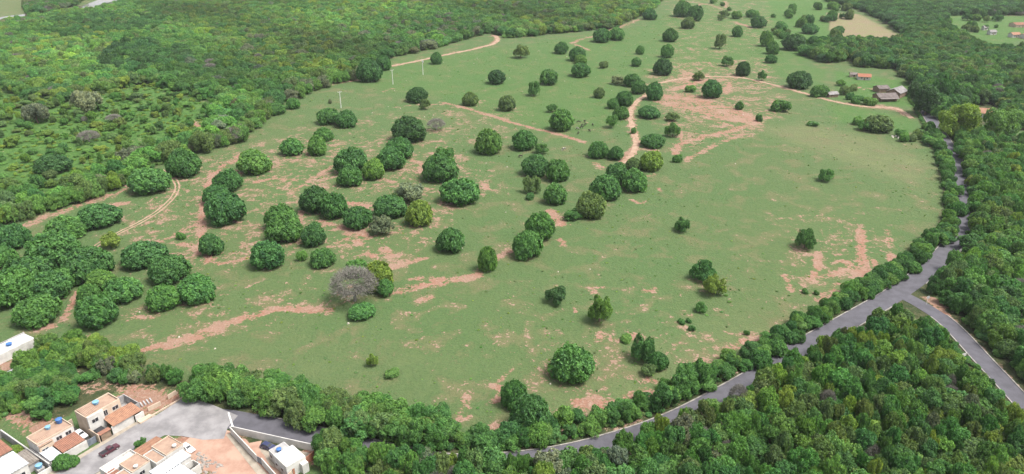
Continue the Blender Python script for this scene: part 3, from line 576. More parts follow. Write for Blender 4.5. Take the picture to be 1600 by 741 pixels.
for j, off in enumerate((4.6, 7.6)):
    row([(720,718),(800,716),(870,704),(960,682),(1050,648),(1110,618),(1165,590)], 3.4, 1.9, 3.2, 2.6, 5.2, ['wood', 'feather', 'feather'], ['deep', 'mid', 'fresh', 'mid'], 'leafy tree on the pasture verge of the lower road bend', 'roadside trees at the lower bend', .9, 26+j, 'roadside_tree', off)
for j, off in enumerate((4.8, 8.2)):
    row([(1180,588),(1250,541),(1330,494),(1400,452),(1440,420),(1475,380)], 3.6, 2.0, 3.3, 3.2, 5.4, ['wood', 'round', 'feather'], ['deep', 'mid', 'deep', 'fresh'], 'leafy tree on the pasture verge below the road fork', 'roadside trees below the fork', .9, 36+j, 'roadside_tree', off)
row([(1472,384),(1486,340),(1485,300),(1476,262),(1466,235),(1458,215),(1448,200)], 3.2, 2.2, 3.6, 3.4, 5.6, ['wood', 'round', 'feather'], ['mid', 'fresh', 'deep'], 'leafy tree between the pasture and the upper road bend', 'roadside trees at the upper bend', 1.2, 46, 'roadside_tree')
for (cx, cy, w, hp, tc) in [(1035,628,38,54,'deep'),(1068,600,46,50,'mid'),(1095,590,36,46,'mid')]:
    P, r, h = fit(cx, cy, w, hp); tree('wood', P, r, h, TINT[tc], {1035: 'tall dark roadside tree right of the red soil patch', 1068: 'broad roadside tree right of the tall dark one', 1095: 'third roadside tree right of the red soil patch'}[cx], 'tree', 'tall trees at the road bend', 'roadside_tree')
row([(1455,228),(1440,215),(1420,222),(1400,212)], 6, 2.5, 4, 3, 5, ['wood', 'bush'], ['mid', 'fresh', 'olive'], 'tree at the top corner of the right field', 'trees at the top corner of the field', 1.5, 51, 'hedge_tree')

# ---------------------------------------------------------------- woodland: jittered planting inside the polygons
def inpoly(x, y, poly):
    return bool(inside(np.array([x]), np.array([y]), poly)[0])
WP = {k: [tuple(p[:2]) for p in W(v)] for k, v in WOODS.items()}; SCW = [tuple(p[:2]) for p in W(SCRUB)]; RIVW = [tuple(p[:2]) for p in W(RIVER)]
PAL = {'left': (['mid', 'fresh', 'mid', 'fresh', 'olive', 'bright', 'fresh', 'deep', 'grey'], 6.8, (3.4, 6.6), (4.5, 9.5)), 'between': (['mid', 'deep', 'fresh', 'olive', 'mid', 'bright', 'deep', 'grey'], 3.4, (1.6, 3.7), (4, 9)),
       'right': (['deep', 'mid', 'fresh', 'mid', 'olive', 'bright'], 4.3, (2.4, 4.4), (4.5, 8.5)), 'farm': (['deep', 'mid', 'dark', 'fresh', 'olive'], 6.0, (3.2, 5.8), (6, 10)), 'hillside': (['dark', 'deep', 'mid'], 7.0, (4, 6), (6, 9)), 'farbank': (['deep', 'mid', 'grey', 'olive'], 7.0, (4, 6.5), (6, 10)), 'village': (['deep', 'mid', 'fresh', 'olive'], 3.2, (1.8, 3.2), (3, 5))}
CLEAR = [tuple(p[:2]) for p in W([(1508,164),(1562,164),(1566,212),(1508,212)])]
CLEAR2 = [tuple(p[:2]) for p in W([(1565,25),(1640,25),(1640,72),(1530,62),(1528,40)])]
pts_all = []
fld = np.random.default_rng(3).uniform(0, 6.28, (6, 3))
def patch(x, y, k):  # broad drifts of species
    return sum(math.sin(x/(23+9*i)*math.cos(f[0])+y/(23+9*i)*math.sin(f[0])+f[1]+k) for i, f in enumerate(fld))/3
RW = random.Random(77)
GROVE = [tuple(p[:2]) for p in W([(160,112),(175,84),(225,72),(285,84),(300,110),(262,122),(200,124)])]
GROVE2 = [tuple(p[:2]) for p in W([(20,60),(120,30),(270,30),(240,58),(120,66)])]
for k, poly in WP.items():
    pal, stp, rr, hh = PAL[k]; A = np.array(poly); x0, y0 = A.min(0); x1, y1 = A.max(0)
    gx = np.arange(x0, x1, stp); gy = np.arange(y0, y1, stp*.93); XX, YY = np.meshgrid(gx, gy); XX[1::2] += stp/2
    rg = np.random.default_rng(len(k)*5); XX = XX+rg.normal(0, stp*.24, XX.shape); YY = YY+rg.normal(0, stp*.24, YY.shape)
    XX, YY = XX.ravel(), YY.ravel(); m = inside(XX, YY, poly) & ~inside(XX, YY, RIVW) & ~inside(XX, YY, CLEAR) & ~inside(XX, YY, CLEAR2)
    sc_in = inside(XX, YY, SCW); 
    for x, y, s in zip(XX[m], YY[m], sc_in[m]):
        u, v, d = topx(x, y, 0)
        if u < -120 or u > 1720 or v < -30 or v > 830: continue
        q = patch(x, y, 0); r = RW.uniform(*rr); h = RW.uniform(*hh)
        if y > 520: r *= 1.12
        if k == 'left' and s:
            if RW.random() < .58: continue
            r *= RW.uniform(.35, .8); h *= RW.uniform(.35, .75); tn = RW.choice(['fresh', 'bright', 'mid', 'fresh', 'olive'])
        else:
            j = (q*.5+.5)*len(pal)*.7+RW.gauss(0, 1.6); tn = pal[int(j) % len(pal)]
        kd = RW.choices(['wood', 'round', 'feather', 'bare'], [.68, .10, .20, .02])[0]
        if kd == 'bare': h *= .8
        tn_ = jit(TINT[tn], RW, .22)
        if k == 'left' and not s:
            b_ = 1+.30*math.sin(x/61+1.3)*math.sin(y/83+.4)+.14*math.sin((x+y)/29)
            if inpoly(x, y, GROVE) and RW.random() < .62: b_ = 1; tn = RW.choice(['dark', 'deep']); tn_ = jit(TINT[tn], RW, .2); r *= 1.15; h *= 1.35
            elif inpoly(x, y, GROVE2) and RW.random() < .6: tn = 'deep'; tn_ = jit(TINT['deep'], RW, .18); b_ = .9
            tn_ = tuple(c*b_ for c in tn_)
        pts_all.append((x, y, hzf(x, y), r, h, k, kd, tn_, FOC/d*r, u, v, tn))
cand = sorted([p for p in pts_all if 0 <= p[9] <= 1600 and 0 <= p[10] <= 765 and p[6] != 'bare'], key=lambda p: -p[8])
IND = set(id(p) for p in cand[:300])
WL = {'left': 'leafy tree in the big wood left of the pasture', 'between': 'leafy tree in the dense wood between the two roads', 'right': 'leafy tree in the dense wood right of the roads', 'farm': 'leafy tree in the wood behind the farm sheds', 'hillside': 'tree in the far wood beyond the tan field', 'farbank': 'leafy tree in the thin wood on the far river bank', 'village': 'leafy tree in the thicket behind the village houses'}
MW = [p[:2] for p in W(MAIN)]; BW = [p[:2] for p in W(BRANCH)]
def where(p):
    X, Y = np.array([p[0]]), np.array([p[1]])
    if p[5] in ('between', 'right'):
        if math.hypot(p[0]-FK.x, p[1]-FK.y) < 32: return 'near the road fork'
        if seg_dist(X, Y, BW)[0] < 13: return 'along the side road'
        if seg_dist(X, Y, MW)[0] < 13: return 'along the curving road'
        if p[10] > 690: return 'along the bottom edge'
    return ''
WS = {'left': 'tree in the left wood', 'between': 'tree in the wood between the roads', 'right': 'tree in the right wood', 'farm': 'tree behind the farm sheds', 'hillside': 'tree beyond the tan field', 'village': 'tree in the thicket behind the houses', 'farbank': 'tree on the far river bank'}
for p in pts_all:
    if id(p) in IND:
        tree(p[6], Vector(p[:3]), p[3], p[4], p[7], (ADJ[p[11]].replace('bright yellowish', 'bright').replace('very ', '')+' '+WS[p[5]]+' '+where(p)).strip(), 'tree', WL[p[5]].split(' in the ')[1] if ' in the ' in WL[p[5]] else 'far bank wood', 'woodland_tree', RW)
rest = [p for p in pts_all if id(p) not in IND]
# the rest of the woods, and the undergrowth below all of it, as two instanced masses
lib = bpy.data.collections.new('tree_library')
def lib_obj(nm, meshes):
    VV, FF, MI, LV = [], [], [], []; off = 0
    V, F3, F4 = [], [], []
    me = bpy.data.meshes.new(nm); bm = bmesh.new()
    for i, m in enumerate(meshes):
        bm.from_mesh(m)
        bm.faces.ensure_lookup_table()
        for f in bm.faces[off:]: f.material_index = i
        off = len(bm.faces)
    bm.to_mesh(me); bm.free(); me.materials.append(meshes[0].materials[0] if nm.startswith('z') else LEAF_I); me.materials.append(meshes[-1].materials[0])
    o = bpy.data.objects.new(nm, me); lib.objects.link(o); return o
LIDX = {}
for i, m in enumerate(CROWN['wood']): LIDX[('wood', i)] = len(LIDX); lib_obj(f'a{len(LIDX):02d}', [m, TRUNK['wood'][i % 3]])
for i, m in enumerate(CROWN['round'][:4]): LIDX[('round', i)] = len(LIDX); lib_obj(f'a{len(LIDX):02d}', [m, TRUNK['round'][i % 3]])
for i, m in enumerate(CROWN['feather'][:3]): LIDX[('feather', i)] = len(LIDX); lib_obj(f'a{len(LIDX):02d}', [m, TRUNK['feather'][i % 3]])
for i, m in enumerate(CROWN['bush']): LIDX[('bush', i)] = len(LIDX); lib_obj(f'a{len(LIDX):02d}', [m, TRUNK['bush'][i % 3]])
for i, m in enumerate(BARE): LIDX[('bare', i)] = len(LIDX); lib_obj(f'z{len(LIDX):02d}', list(m))
NV = {'wood': 7, 'round': 4, 'feather': 3, 'bush': 3, 'bare': 2}
def gn_group():
    g = bpy.data.node_groups.new('plant', 'GeometryNodeTree')
    g.interface.new_socket('Geometry', in_out='INPUT', socket_type='NodeSocketGeometry'); g.interface.new_socket('Geometry', in_out='OUTPUT', socket_type='NodeSocketGeometry')
    i = g.nodes.new('NodeGroupInput'); o = g.nodes.new('NodeGroupOutput'); ci = g.nodes.new('GeometryNodeCollectionInfo'); ci.inputs['Collection'].default_value = lib
    ci.inputs['Separate Children'].default_value = True; ci.inputs['Reset Children'].default_value = True
    ip = g.nodes.new('GeometryNodeInstanceOnPoints'); ip.inputs['Pick Instance'].default_value = True
    def attr(n, ty):
        a = g.nodes.new('GeometryNodeInputNamedAttribute'); a.data_type = ty; a.inputs['Name'].default_value = n; return a.outputs['Attribute']
    g.links.new(i.outputs[0], ip.inputs['Points']); g.links.new(ci.outputs[0], ip.inputs['Instance']); g.links.new(attr('idx', 'INT'), ip.inputs['Instance Index'])
    g.links.new(attr('rot', 'FLOAT_VECTOR'), ip.inputs['Rotation']); g.links.new(attr('scl', 'FLOAT_VECTOR'), ip.inputs['Scale'])
    g.links.new(ip.outputs[0], o.inputs[0]); return g
GN = gn_group()
def mass(name, pts, label, cat):
    me = bpy.data.meshes.new(name); n = len(pts); me.vertices.add(n); me.vertices.foreach_set('co', np.array([p[0] for p in pts], np.float32).ravel())
    a = me.attributes.new('tint', 'FLOAT_COLOR', 'POINT'); a.data.foreach_set('color', np.array([(*p[1], 1) for p in pts], np.float32).ravel())
    a = me.attributes.new('idx', 'INT', 'POINT'); a.data.foreach_set('value', np.array([p[2] for p in pts], np.int32))
    a = me.attributes.new('rot', 'FLOAT_VECTOR', 'POINT'); a.data.foreach_set('vector', np.array([(0, 0, RW.uniform(0, 6.28)) for p in pts], np.float32).ravel())
    a = me.attributes.new('scl', 'FLOAT_VECTOR', 'POINT'); a.data.foreach_set('vector', np.array([(p[3], p[3], p[4]) for p in pts], np.float32).ravel())
    o = link(bpy.data.objects.new(name, me)); md = o.modifiers.new('plant', 'NODES'); md.node_group = GN
    return tag(o, label, cat, kind='stuff')
mass('far_woodland', [((p[0], p[1], p[2]), p[7], LIDX[(p[6], RW.randrange(NV[p[6]]))], p[3], p[4]) for p in rest], 'the dense green woods around the pasture, all trees too many to count', 'woodland')
und = []
for k, poly in WP.items():
    A = np.array(poly); x0, y0 = A.min(0); x1, y1 = A.max(0); stp = {'left': 4.2, 'between': 2.8, 'right': 3.2, 'village': 2.5}.get(k, 6)
    n = int((x1-x0)*(y1-y0)/stp**2); X = NR.uniform(x0, x1, n); Y = NR.uniform(y0, y1, n); m = inside(X, Y, poly) & ~inside(X, Y, RIVW) & ~inside(X, Y, CLEAR) & ~inside(X, Y, CLEAR2)
    for x, y in zip(X[m], Y[m]):
        u, v, d = topx(x, y, 0)
        if k == 'left' and RW.random() < .3 and inpoly(x, y, SCW): continue
        scrub_ = k == 'left' and inpoly(x, y, SCW)
        if -120 < u < 1720 and -30 < v < 830: und.append(((x, y, hzf(x, y)), jit(TINT[RW.choice(['fresh', 'bright', 'fresh'] if scrub_ else ['mid', 'fresh', 'deep', 'olive'])], RW, .2), LIDX[('bush', RW.randrange(3))], RW.uniform(.7, 1.8) if scrub_ else RW.uniform(1.2, 2.4), RW.uniform(.5, 1.3) if scrub_ else RW.uniform(.8, 2.2)))
for pts, off in ((MAIN, 5.4), (MAIN, -5.4), (BRANCH, 4.3)):     # rank growth along the road verges
    P = smooth(W(pts), 1.6); T = np.gradient(P, axis=0); T /= np.linalg.norm(T, axis=1)[:, None]; Nn = np.stack([T[:, 1], -T[:, 0]], -1)
    for p, q in zip(P, Nn):
        if p[0] < -35 and off > 0 or p[0] < -40: continue
        if math.hypot(p[0]-FK.x, p[1]-FK.y) < 17 and not (pts is MAIN and off > 0): continue
        c = p+q*(off+RW.uniform(-.3, 1.2)*(1 if off > 0 else -1)); und.append(((c[0], c[1], hzf(*c)), jit(TINT[RW.choice(['mid', 'deep', 'olive', 'fresh'])], RW, .2), LIDX[('bush', RW.randrange(3))], RW.uniform(.8, 1.4), RW.uniform(.5, 1.3)))
mass('undergrowth', und, 'low leafy undergrowth filling the woods and road verges', 'undergrowth')
# rank weeds and tufts dotted over the pasture
FIELD = [tuple(p[:2]) for p in W([(0,520),(60,420),(200,300),(350,235),(470,160),(620,115),(780,72),(1000,40),(1060,5),(1200,10),(1230,110),(1400,175),(1460,240),(1470,330),(1440,400),(1250,520),(1050,620),(860,690),(700,680),(450,620),(280,570)])]
A = np.array(FIELD); x0, y0 = A.min(0); x1, y1 = A.max(0)
X = NR.uniform(x0, x1, 26000); Y = NR.uniform(y0, y1, 26000); m = inside(X, Y, FIELD)
tf = []
for x, y in zip(X[m], Y[m]):
    q = patch(x*2.2, y*2.2, 2); 
    if RW.random() > .32+.22*q: continue
    r = RW.uniform(.18, .5)*(1.5 if RW.random() < .06 else 1); tf.append(((x, y, hzf(x, y)-.03), jit(TINT[RW.choice(['mid', 'fresh', 'fresh', 'olive', 'bright'])], RW, .25), LIDX[('bush', RW.randrange(3))], r, r*RW.uniform(.4, .8)))
mass('pasture_weeds', tf, 'small weeds and grass tufts dotted over the pasture', 'weeds')
# pale stones lying about
mb = MB(); rs = random.Random(5)
SPOTS = [(218,488),(336,545),(851,626),(722,388),(860,600),(872,425),(922,421)]
def stone(mb, P, s):
    b_ = []; n = 6
    vs = [P+Vector((math.cos(i*1.047)*s*rs.uniform(.7, 1.2), math.sin(i*1.047)*s*rs.uniform(.7, 1.2), -.05)) for i in range(n)]
    vs += [P+Vector((math.cos(i*1.047)*s*.6*rs.uniform(.7, 1.2), math.sin(i*1.047)*s*.6*rs.uniform(.7, 1.2), s*rs.uniform(.5, .8))) for i in range(n)]
    mb.add(vs, [(i, (i+1) % n, n+(i+1) % n, n+i) for i in range(n)]+[tuple(range(n, 2*n))])
for p in SPOTS: stone(mb, at(*p), .35)
for _ in range(420):
    x, y = rs.uniform(x0, x1), rs.uniform(y0, y1)
    u, v, d = topx(x, y, 0)
    if inpoly(x, y, FIELD) and (rs.random() < .8 if (400 < u < 1150 and v < 260) else rs.random() < .25): stone(mb, Vector((x, y, hzf(x, y))), rs.uniform(.2, .5))
STONE = surf('pale_stone', (.42, .38, .31), (.30, .27, .22), 2, .9, .15)
tag(mb.build('stones', STONE), 'pale stones scattered over the pasture', 'stones', kind='stuff')

# ---------------------------------------------------------------- village houses
WHITE = surf('white_render', (.50, .485, .455), (.40, .385, .36), .5, .85, .2, .25)
CREAM = surf('cream_render', (.46, .37, .285), (.37, .29, .22), .5, .85, .2, .25)
PEACH = surf('peach_roof_tiles', (.30, .21, .155), (.245, .162, .12), .6, .85, .2, .12)
TERRA = surf('terracotta_tiles', (.255, .125, .085), (.19, .095, .068), 1.2, .85, .2, .25)
ORANGE = surf('orange_tiles', (.30, .165, .105), (.23, .12, .08), 1.0, .85, .2, .3)
GREYW = surf('grey_cement', (.33, .32, .31), (.22, .21, .21), .5, .9, .2, .4)
FIBRE = surf('fibre_cement_roof', (.22, .195, .17), (.13, .115, .10), .8, .9, .2, .4)
WMETAL = surf('white_sheet_roof', (.46, .47, .48), (.36, .375, .39), .7, .5, .4, .12)
DARKG = surf('dark_window_glass', (.03, .033, .04), (.02, .022, .025), 1, .15, .5)
FRAME = surf('window_frame_metal', (.45, .45, .44), (.35, .35, .35), 2, .5, .4)
DARKF = surf('dark_yard_floor', (.085, .08, .075), (.05, .048, .045), .8, .9, .2, .3)
SAND = surf('beige_yard_paving', (.30, .26, .21), (.22, .19, .15), .6, .9, .2, .4)
GATE = surf('grey_gate_sheet', (.16, .18, .21), (.11, .125, .145), 1.5, .5, .4)
BRICKY = surf('bare_brick', (.30, .13, .08), (.22, .10, .065), 2.5, .9, .15, .2)
BLUE = surf('blue_tank_plastic', (.045, .13, .33), (.035, .10, .26), 1, .45, .4)
LBLUE = surf('pale_blue_tank', (.16, .32, .45), (.12, .24, .36), 1, .5, .4)
WOODP = surf('weathered_timber', (.24, .17, .12), (.15, .11, .08), 1.5, .9, .15)
BLACK = surf('black_tarp', (.018, .019, .022), (.03, .03, .034), 1.5, .5, .4)
class House:
    def __init__(s, a, b, label, cat='house', name='house', group=None):
        s.a, s.b = a, b; p = hs(a, b); s.e = empty(name, (p.x, p.y, hzf(p.x, p.y)), ANG); tag(s.e, label, cat, group)
    def box(s, nm, mat, a0, a1, b0, b1, z0, z1, parent=None, bev=.03):
        return MB().box(a0-s.a, a1-s.a, -(b1-s.b), -(b0-s.b), z0, z1, bev).build(nm, mat, parent or s.e)
    def ring(s, nm, mat, a0, a1, b0, b1, z0, z1, w=.18, parent=None, skip=''):
        """parapet or yard wall round a rectangle; skip may hold l r (a ends) f (street side) k (back)"""
        mb = MB(); x0, x1, y0, y1 = a0-s.a, a1-s.a, -(b1-s.b), -(b0-s.b)
        if 'f' not in skip: mb.box(x0, x1, y0, y0+w, z0, z1)
        if 'k' not in skip: mb.box(x0, x1, y1-w, y1, z0, z1)
        if 'l' not in skip: mb.box(x0, x0+w, y0+w+.003, y1-w-.003, z0, z1-.004)
        if 'r' not in skip: mb.box(x1-w, x1, y0+w+.003, y1-w-.003, z0, z1-.004)
        return mb.build(nm, mat, parent or s.e)
    def slope(s, nm, mat, a0, a1, b0, z0, b1, z1, pitch=.36, th=.10, parent=None):
        """corrugated sheet or tile roof falling from b0 (height z0) to b1 (height z1)"""
        n = max(4, int((a1-a0)/pitch*4)); vs, fs = [], []
        for i in range(n+1):
            x = a0-s.a+(a1-a0)*i/n; d = .055*math.sin(i*math.pi/2+.6)
            for (b, z) in ((b0, z0), (b1, z1)): vs += [(x, -(b-s.b), z+d+th), (x, -(b-s.b), z+d)]
        for i in range(n):
            k = 4*i; fs += [(k, k+2, k+6, k+4), (k+1, k+5, k+7, k+3), (k+2, k+3, k+7, k+6), (k, k+4, k+5, k+1)]
        fs += [(0, 1, 3, 2), (4*n, 4*n+2, 4*n+3, 4*n+1)]
        return MB().add(vs, fs).build(nm, mat, parent or s.e)
    def window(s, a, b, z, w=1.3, h=1.0, side='f', nm='window'):
        """set in the street-side wall (f), the rear wall (k) or the left end wall (l)"""
        x, y = a-s.a, -(b-s.b); t = .06
        def bx(u0, u1, v0, v1, o0, o1):
            return (x+u0, x+u1, y-o1, y-o0, z+v0, z+v1) if side == 'f' else ((x-o1, x-o0, y+u0, y+u1, z+v0, z+v1))
        m = MB(); m.box(*bx(-w/2-t, w/2+t, -t, 0, -.02, .05)); m.box(*bx(-w/2-t, w/2+t, h, h+t, -.02, .05)); m.box(*bx(-w/2-t, -w/2, .002, h-.002, -.02, .048)); m.box(*bx(w/2, w/2+t, .002, h-.002, -.02, .048)); m.box(*bx(-.03, .03, .002, h-.002, -.02, .044))
        f = m.build(nm, FRAME, s.e); MB().box(*bx(-w/2, w/2, 0, h, -.02, .022)).build('pane', DARKG, f); return f
def tank(a, b, z, r, h, mat, label, world=None):
    p = world or hs(a, b); e = empty('water_tank', (p.x, p.y, z)); tag(e, label, 'water tank', 'water tanks')
    MB().lathe([(r*.8, 0), (r, h*.75), (r*.98, h*.78)], 16).build('tank', mat, e); MB().lathe([(r*1.04, h*.78), (r*1.04, h*.84), (r*.6, h*.97), (r*.2, h)], 16).build('lid', mat, e)
    return e
# house with orange lean-to (the biggest)
h = House(12, -11, 'cream and white two-storey house with peach flat roof and orange lean-to roof')
h.box('wall', CREAM, 7.6, 16.3, -14.6, -9.7, 0, 5.4); h.box('front_wall', WHITE, 7.7, 11.6, -9.7, -9.2, 0, 5.9); h.box('roof', PEACH, 7.85, 16.05, -14.35, -9.95, 5.4, 5.5)
h.ring('parapet', CREAM, 7.6, 16.3, -14.6, -9.7, 5.402, 5.95, .2); h.slope('roof_ridge', PEACH, 8.0, 11.4, -14.3, 5.95, -10.0, 5.55)
for a, b in ((9.3, -9.2), (14.8, -9.7)): h.window(a, b, 3.7, 1.5, 1.0)
h.window(12.3, -9.7, 3.5, .9, 1.5, nm='door')
h.slope('lean_to_roof', ORANGE, 11.2, 18.8, -9.6, 3.25, -5.3, 2.55); h.box('lean_to_wall', WHITE, 10.9, 16.6, -5.9, -5.65, 0, 2.45); h.box('lean_to_side', WHITE, 16.7, 19.0, -5.3, -5.05, 0, 2.2); h.box('lean_to_end', CREAM, 18.55, 18.75, -9.5, -5.4, 0, 2.4); h.box('porch_slab', CREAM, 16.8, 20.2, -5.0, -3.7, 0, .55)
h.box('yard_wall', CREAM, 7.45, 7.65, -9.65, -5.6, 0, 2.5); h.box('yard_floor', DARKF, 7.7, 10.9, -9.1, -5.6, 0, .06); h.box('canopy', BLACK, 8.1, 10.2, -9.0, -7.1, 1.9, 1.98); h.box('gate_roof', TERRA, 7.7, 10.6, -6.7, -5.3, 2.2, 2.36); h.box('gate', WOODP, 8.0, 10.4, -5.62, -5.52, .07, 2.18)
h.ring('side_court_wall', GREYW, 16.5, 20.2, -15.4, -8.6, 0, 2.6, .16, None, 'l'); h.box('side_court_floor', GREYW, 16.6, 20.0, -15.2, -8.8, 0, .05); h.box('court_shed', LBLUE, 16.7, 18.0, -15.1, -13.6, .06, 1.6)
# house with two water tanks
h = House(0.5, -11, 'white house with terracotta front roof and two water tanks on top')
h.box('wall', WHITE, -3.4, 5.0, -16, -11.1, 0, 4.6); h.box('roof', PEACH, -3.1, 4.8, -15.75, -11.3, 4.6, 4.68); h.ring('parapet', CREAM, -3.4, 5.0, -16, -11.1, 4.603, 5.05, .18)
h.box('left_bay', CREAM, -3.35, -.1, -12.6, -10.6, 0, 3.9); h.slope('left_bay_roof', PEACH, -3.3, -.1, -13.4, 4.75, -10.5, 4.25)
for a in (1.4, 3.6): h.window(a, -11.1, 3.1, 1.25, .95)
h.window(-2.2, -10.6, 2.7, 1.4, .6)
h.slope('front_roof', TERRA, -.5, 4.9, -11.0, 3.0, -6.6, 2.45); h.box('front_wall', WHITE, -.7, 5.1, -6.7, -6.5, 0, 2.25); h.slope('carport_roof', WMETAL, -3.6, -.75, -10.9, 2.75, -6.1, 2.5, .6); h.box('carport_wall', GREYW, -3.75, -3.6, -15, -6.2, 0, 2.35)
for a in (-3.4, -.9): h.box('carport_post', WHITE, a-.08, a+.08, -6.4, -6.24, 0, 2.45)
tank(3.9, -15, 4.7, .75, 1.35, BLUE, 'deep blue water tank on the white house, at its back corner'); tank(1.2, -15.0, 4.7, .6, .9, LBLUE, 'pale blue water tank in the middle of the white house roof'); tank(12.2, -13.2, 5.6, .75, .9, LBLUE, 'pale blue water tank on the orange lean-to house')
# parking yard between them
h = House(6.3, -12.5, 'walled parking yard between two houses with a grey sheet gate', 'yard', 'parking_yard')
h.box('floor', DARKF, 5.15, 7.4, -17, -6.9, 0, .05); h.box('back_wall', CREAM, 5.1, 7.5, -17.4, -17.2, 0, 2.4); h.box('gate', GATE, 5.2, 7.35, -6.8, -6.7, .06, 1.9)
for i in range(6): h.box('gate_rib', GATE, 5.32+i*.38, 5.36+i*.38, -6.7, -6.66, .1, 1.86, None, 0)
# left plots
h = House(-10.5, -12, 'bright white flat-roofed house in the lower left corner')
h.box('wall', WHITE, -15.5, -7.3, -14.8, -8.2, 0, 3.6); h.slope('roof', WMETAL, -15.8, -7.0, -15, 4.0, -8.0, 3.75, .7)
h.window(-9.0, -8.2, 1.3, 1.4, 1.0); h.window(-12.2, -8.2, 1.3, 1.4, 1.0)
h = House(-5.8, -12.4, 'low brown fibre-cement shed between white house and boundary wall', 'shed', 'shed')
h.box('wall', GREYW, -6.9, -4.5, -15.3, -9.6, 0, 2.0); h.slope('roof', FIBRE, -7.0, -4.4, -15.5, 2.45, -9.4, 2.1, .5)
h = House(-10, -20.5, 'low red-roofed outbuilding at the left edge', 'outbuilding', 'outbuilding')
h.box('wall', WHITE, -16, -6.2, -23.8, -18.4, 0, 2.2); h.slope('roof', TERRA, -16.2, -6.0, -24, 2.75, -18.2, 2.3); h.window(-8, -18.4, .9, 1.2, .9)
h = House(-10, -28, 'grey cement boundary wall around the left plot', 'wall', 'boundary_wall'); h.ring('wall', GREYW, -18, -3.9, -28.5, -6.0, 0, 2.3, .2, None, 'lf'); h.box('coping', WHITE, -4.0, -3.8, -28.4, -6.1, 2.3, 2.36); h.box('street_wall', WHITE, -7.2, -3.9, -6.0, -5.8, 0, 1.6)
tank(-5.4, -8.0, 1.2, .75, 1.0, LBLUE, 'pale blue water tank by the lower left boundary wall'); h = House(-5.4, -8.0, 'small grey tank base block by boundary wall', 'plinth', 'tank_base'); h.box('block', GREYW, -6.2, -4.6, -8.8, -7.2, 0, 1.2)
for a, b, r_, hh_, lab in ((-5.3, -18.6, 1.7, 2.4, 'leafy yard plant between red roof and boundary wall'), (-6.3, -17.2, 1.2, 1.9, 'smaller leafy yard plant before the red roof'), (-1.8, -4.6, 2.2, 3.6, 'dark street tree in front of the white metal carport'), (-.3, -3.6, 1.5, 2.6, 'lighter street tree beside the dark one at carport'), (11.8, 4.6, 1.5, 2.6, 'small leafy street tree beside the orange front roof')):
    p = hs(a, b); tree('sparse' if a > 11 else 'round', Vector((p.x, p.y, .05)), r_, hh_, TINT['bright' if 'yard' in lab else 'mid'], lab, 'tree', name='yard_tree')
# south side of the street
h = House(8, 12, 'row of peach flat-roofed houses with white parapets south of the street')
for i, (a0, a1, b0, b1, z) in enumerate(((10.7, 15.2, 11.6, 17.2, 4.3), (8.05, 10.6, 12.2, 17.3, 3.9), (3.5, 7.9, 10.2, 15.2, 3.9), (-1.5, 3.4, 12.2, 18.5, 3.6))):
    w = h.box('wall', WHITE, a0, a1, b0, b1, 0, z); h.box('roof', PEACH, a0+.15, a1-.15, b0+.15, b1-.15, z, z+.09); h.ring('parapet', CREAM if i in (0, 2) else WHITE, a0, a1, b0, b1, z+.002, z+.32, .14)
h.slope('front_roof', ORANGE, 8.4, 14.6, 11.5, 3.3, 7.0, 2.6); h.box('front_wall', WHITE, 8.4, 14.6, 7.3, 7.5, 0, 2.5); h.box('terrace', WHITE, .8, 8.3, 6.6, 10.1, 0, 2.7); h.ring('terrace_parapet', WHITE, .8, 8.3, 6.6, 10.1, 2.702, 3.3, .16); h.slope('terrace_canopy', TERRA, -1.5, 2.8, 11.9, 3.3, 9.0, 2.9)
h.box('long_wall', WHITE, 5.9, 14, 18.2, 21.2, 0, 3.7); h.slope('long_roof', WMETAL, 5.7, 14.2, 18.1, 4.0, 21.4, 3.8, .7); h.box('passage_roof', FIBRE, 10.7, 15.0, 17.25, 18.05, 3.0, 3.12); h.box('rear_wall', CREAM, 4.0, 11.2, 21.5, 27, 0, 3.3); h.slope('rear_roof', WMETAL, 3.8, 11.3, 21.45, 3.6, 27.2, 3.4, .7); h.box('rear_yard', DARKF, 11.4, 14.2, 21.45, 24, 0, .9); h.ring('rear_yard_wall', WHITE, 11.35, 14.3, 21.43, 24.1, 0, 2.6, .14)
h.window(12.8, 17.2, 2.4, 1.2, .9); h.window(5.6, 15.2, 2.0, 1.2, .9); h.window(8.5, 21.2, 1.4, 1.3, 1.0)
h.box('side_roof', PEACH, 14.35, 15.3, 17.3, 21.2, 2.6, 2.75)
tank(13.6, 16.2, 4.42, .5, .7, WHITE, 'white water tank on the topmost peach roof'); tank(5.0, 14.4, 4.02, .5, .7, WHITE, 'white water tank on the middle peach roof'); tank(10.6, 6.0, .1, .55, 1.0, LBLUE, 'pale blue water tank on the street under small tree')
mb = MB(); rs = random.Random(9)
for _ in range(130):
    p = hs(rs.uniform(14.6, 18.2), rs.uniform(17.8, 27)); stone(mb, Vector((p.x, p.y, .02)), rs.uniform(.15, .5))
tag(mb.build('rubble', surf('pale_rubble', (.27, .245, .22), (.17, .155, .14), 1.5, .9, .15)), 'pale rubble and broken paving in front of the south houses', 'rubble', kind='stuff')
def sheet(name, pts, mat, z, label, cat):
    bm = bmesh.new(); bm.faces.new([bm.verts.new((p.x, p.y, hzf(p.x, p.y)+z)) for p in pts]); bmesh.ops.triangulate(bm, faces=bm.faces[:]); bm.normal_update()
    for f in bm.faces:
        if f.normal.z < 0: f.normal_flip()
    me = bpy.data.meshes.new(name); bm.to_mesh(me); bm.free(); me.materials.append(mat); return tag(link(bpy.data.objects.new(name, me)), label, cat, kind='structure')
sheet('pavement', [hs(-12, -5.7), hs(-12, -4.2), hs(16, -4.4), hs(21, -3.4), hs(20.5, -5.4), hs(16, -5.6)], SAND, .13, 'worn beige pavement before the houses north of the street', 'pavement')
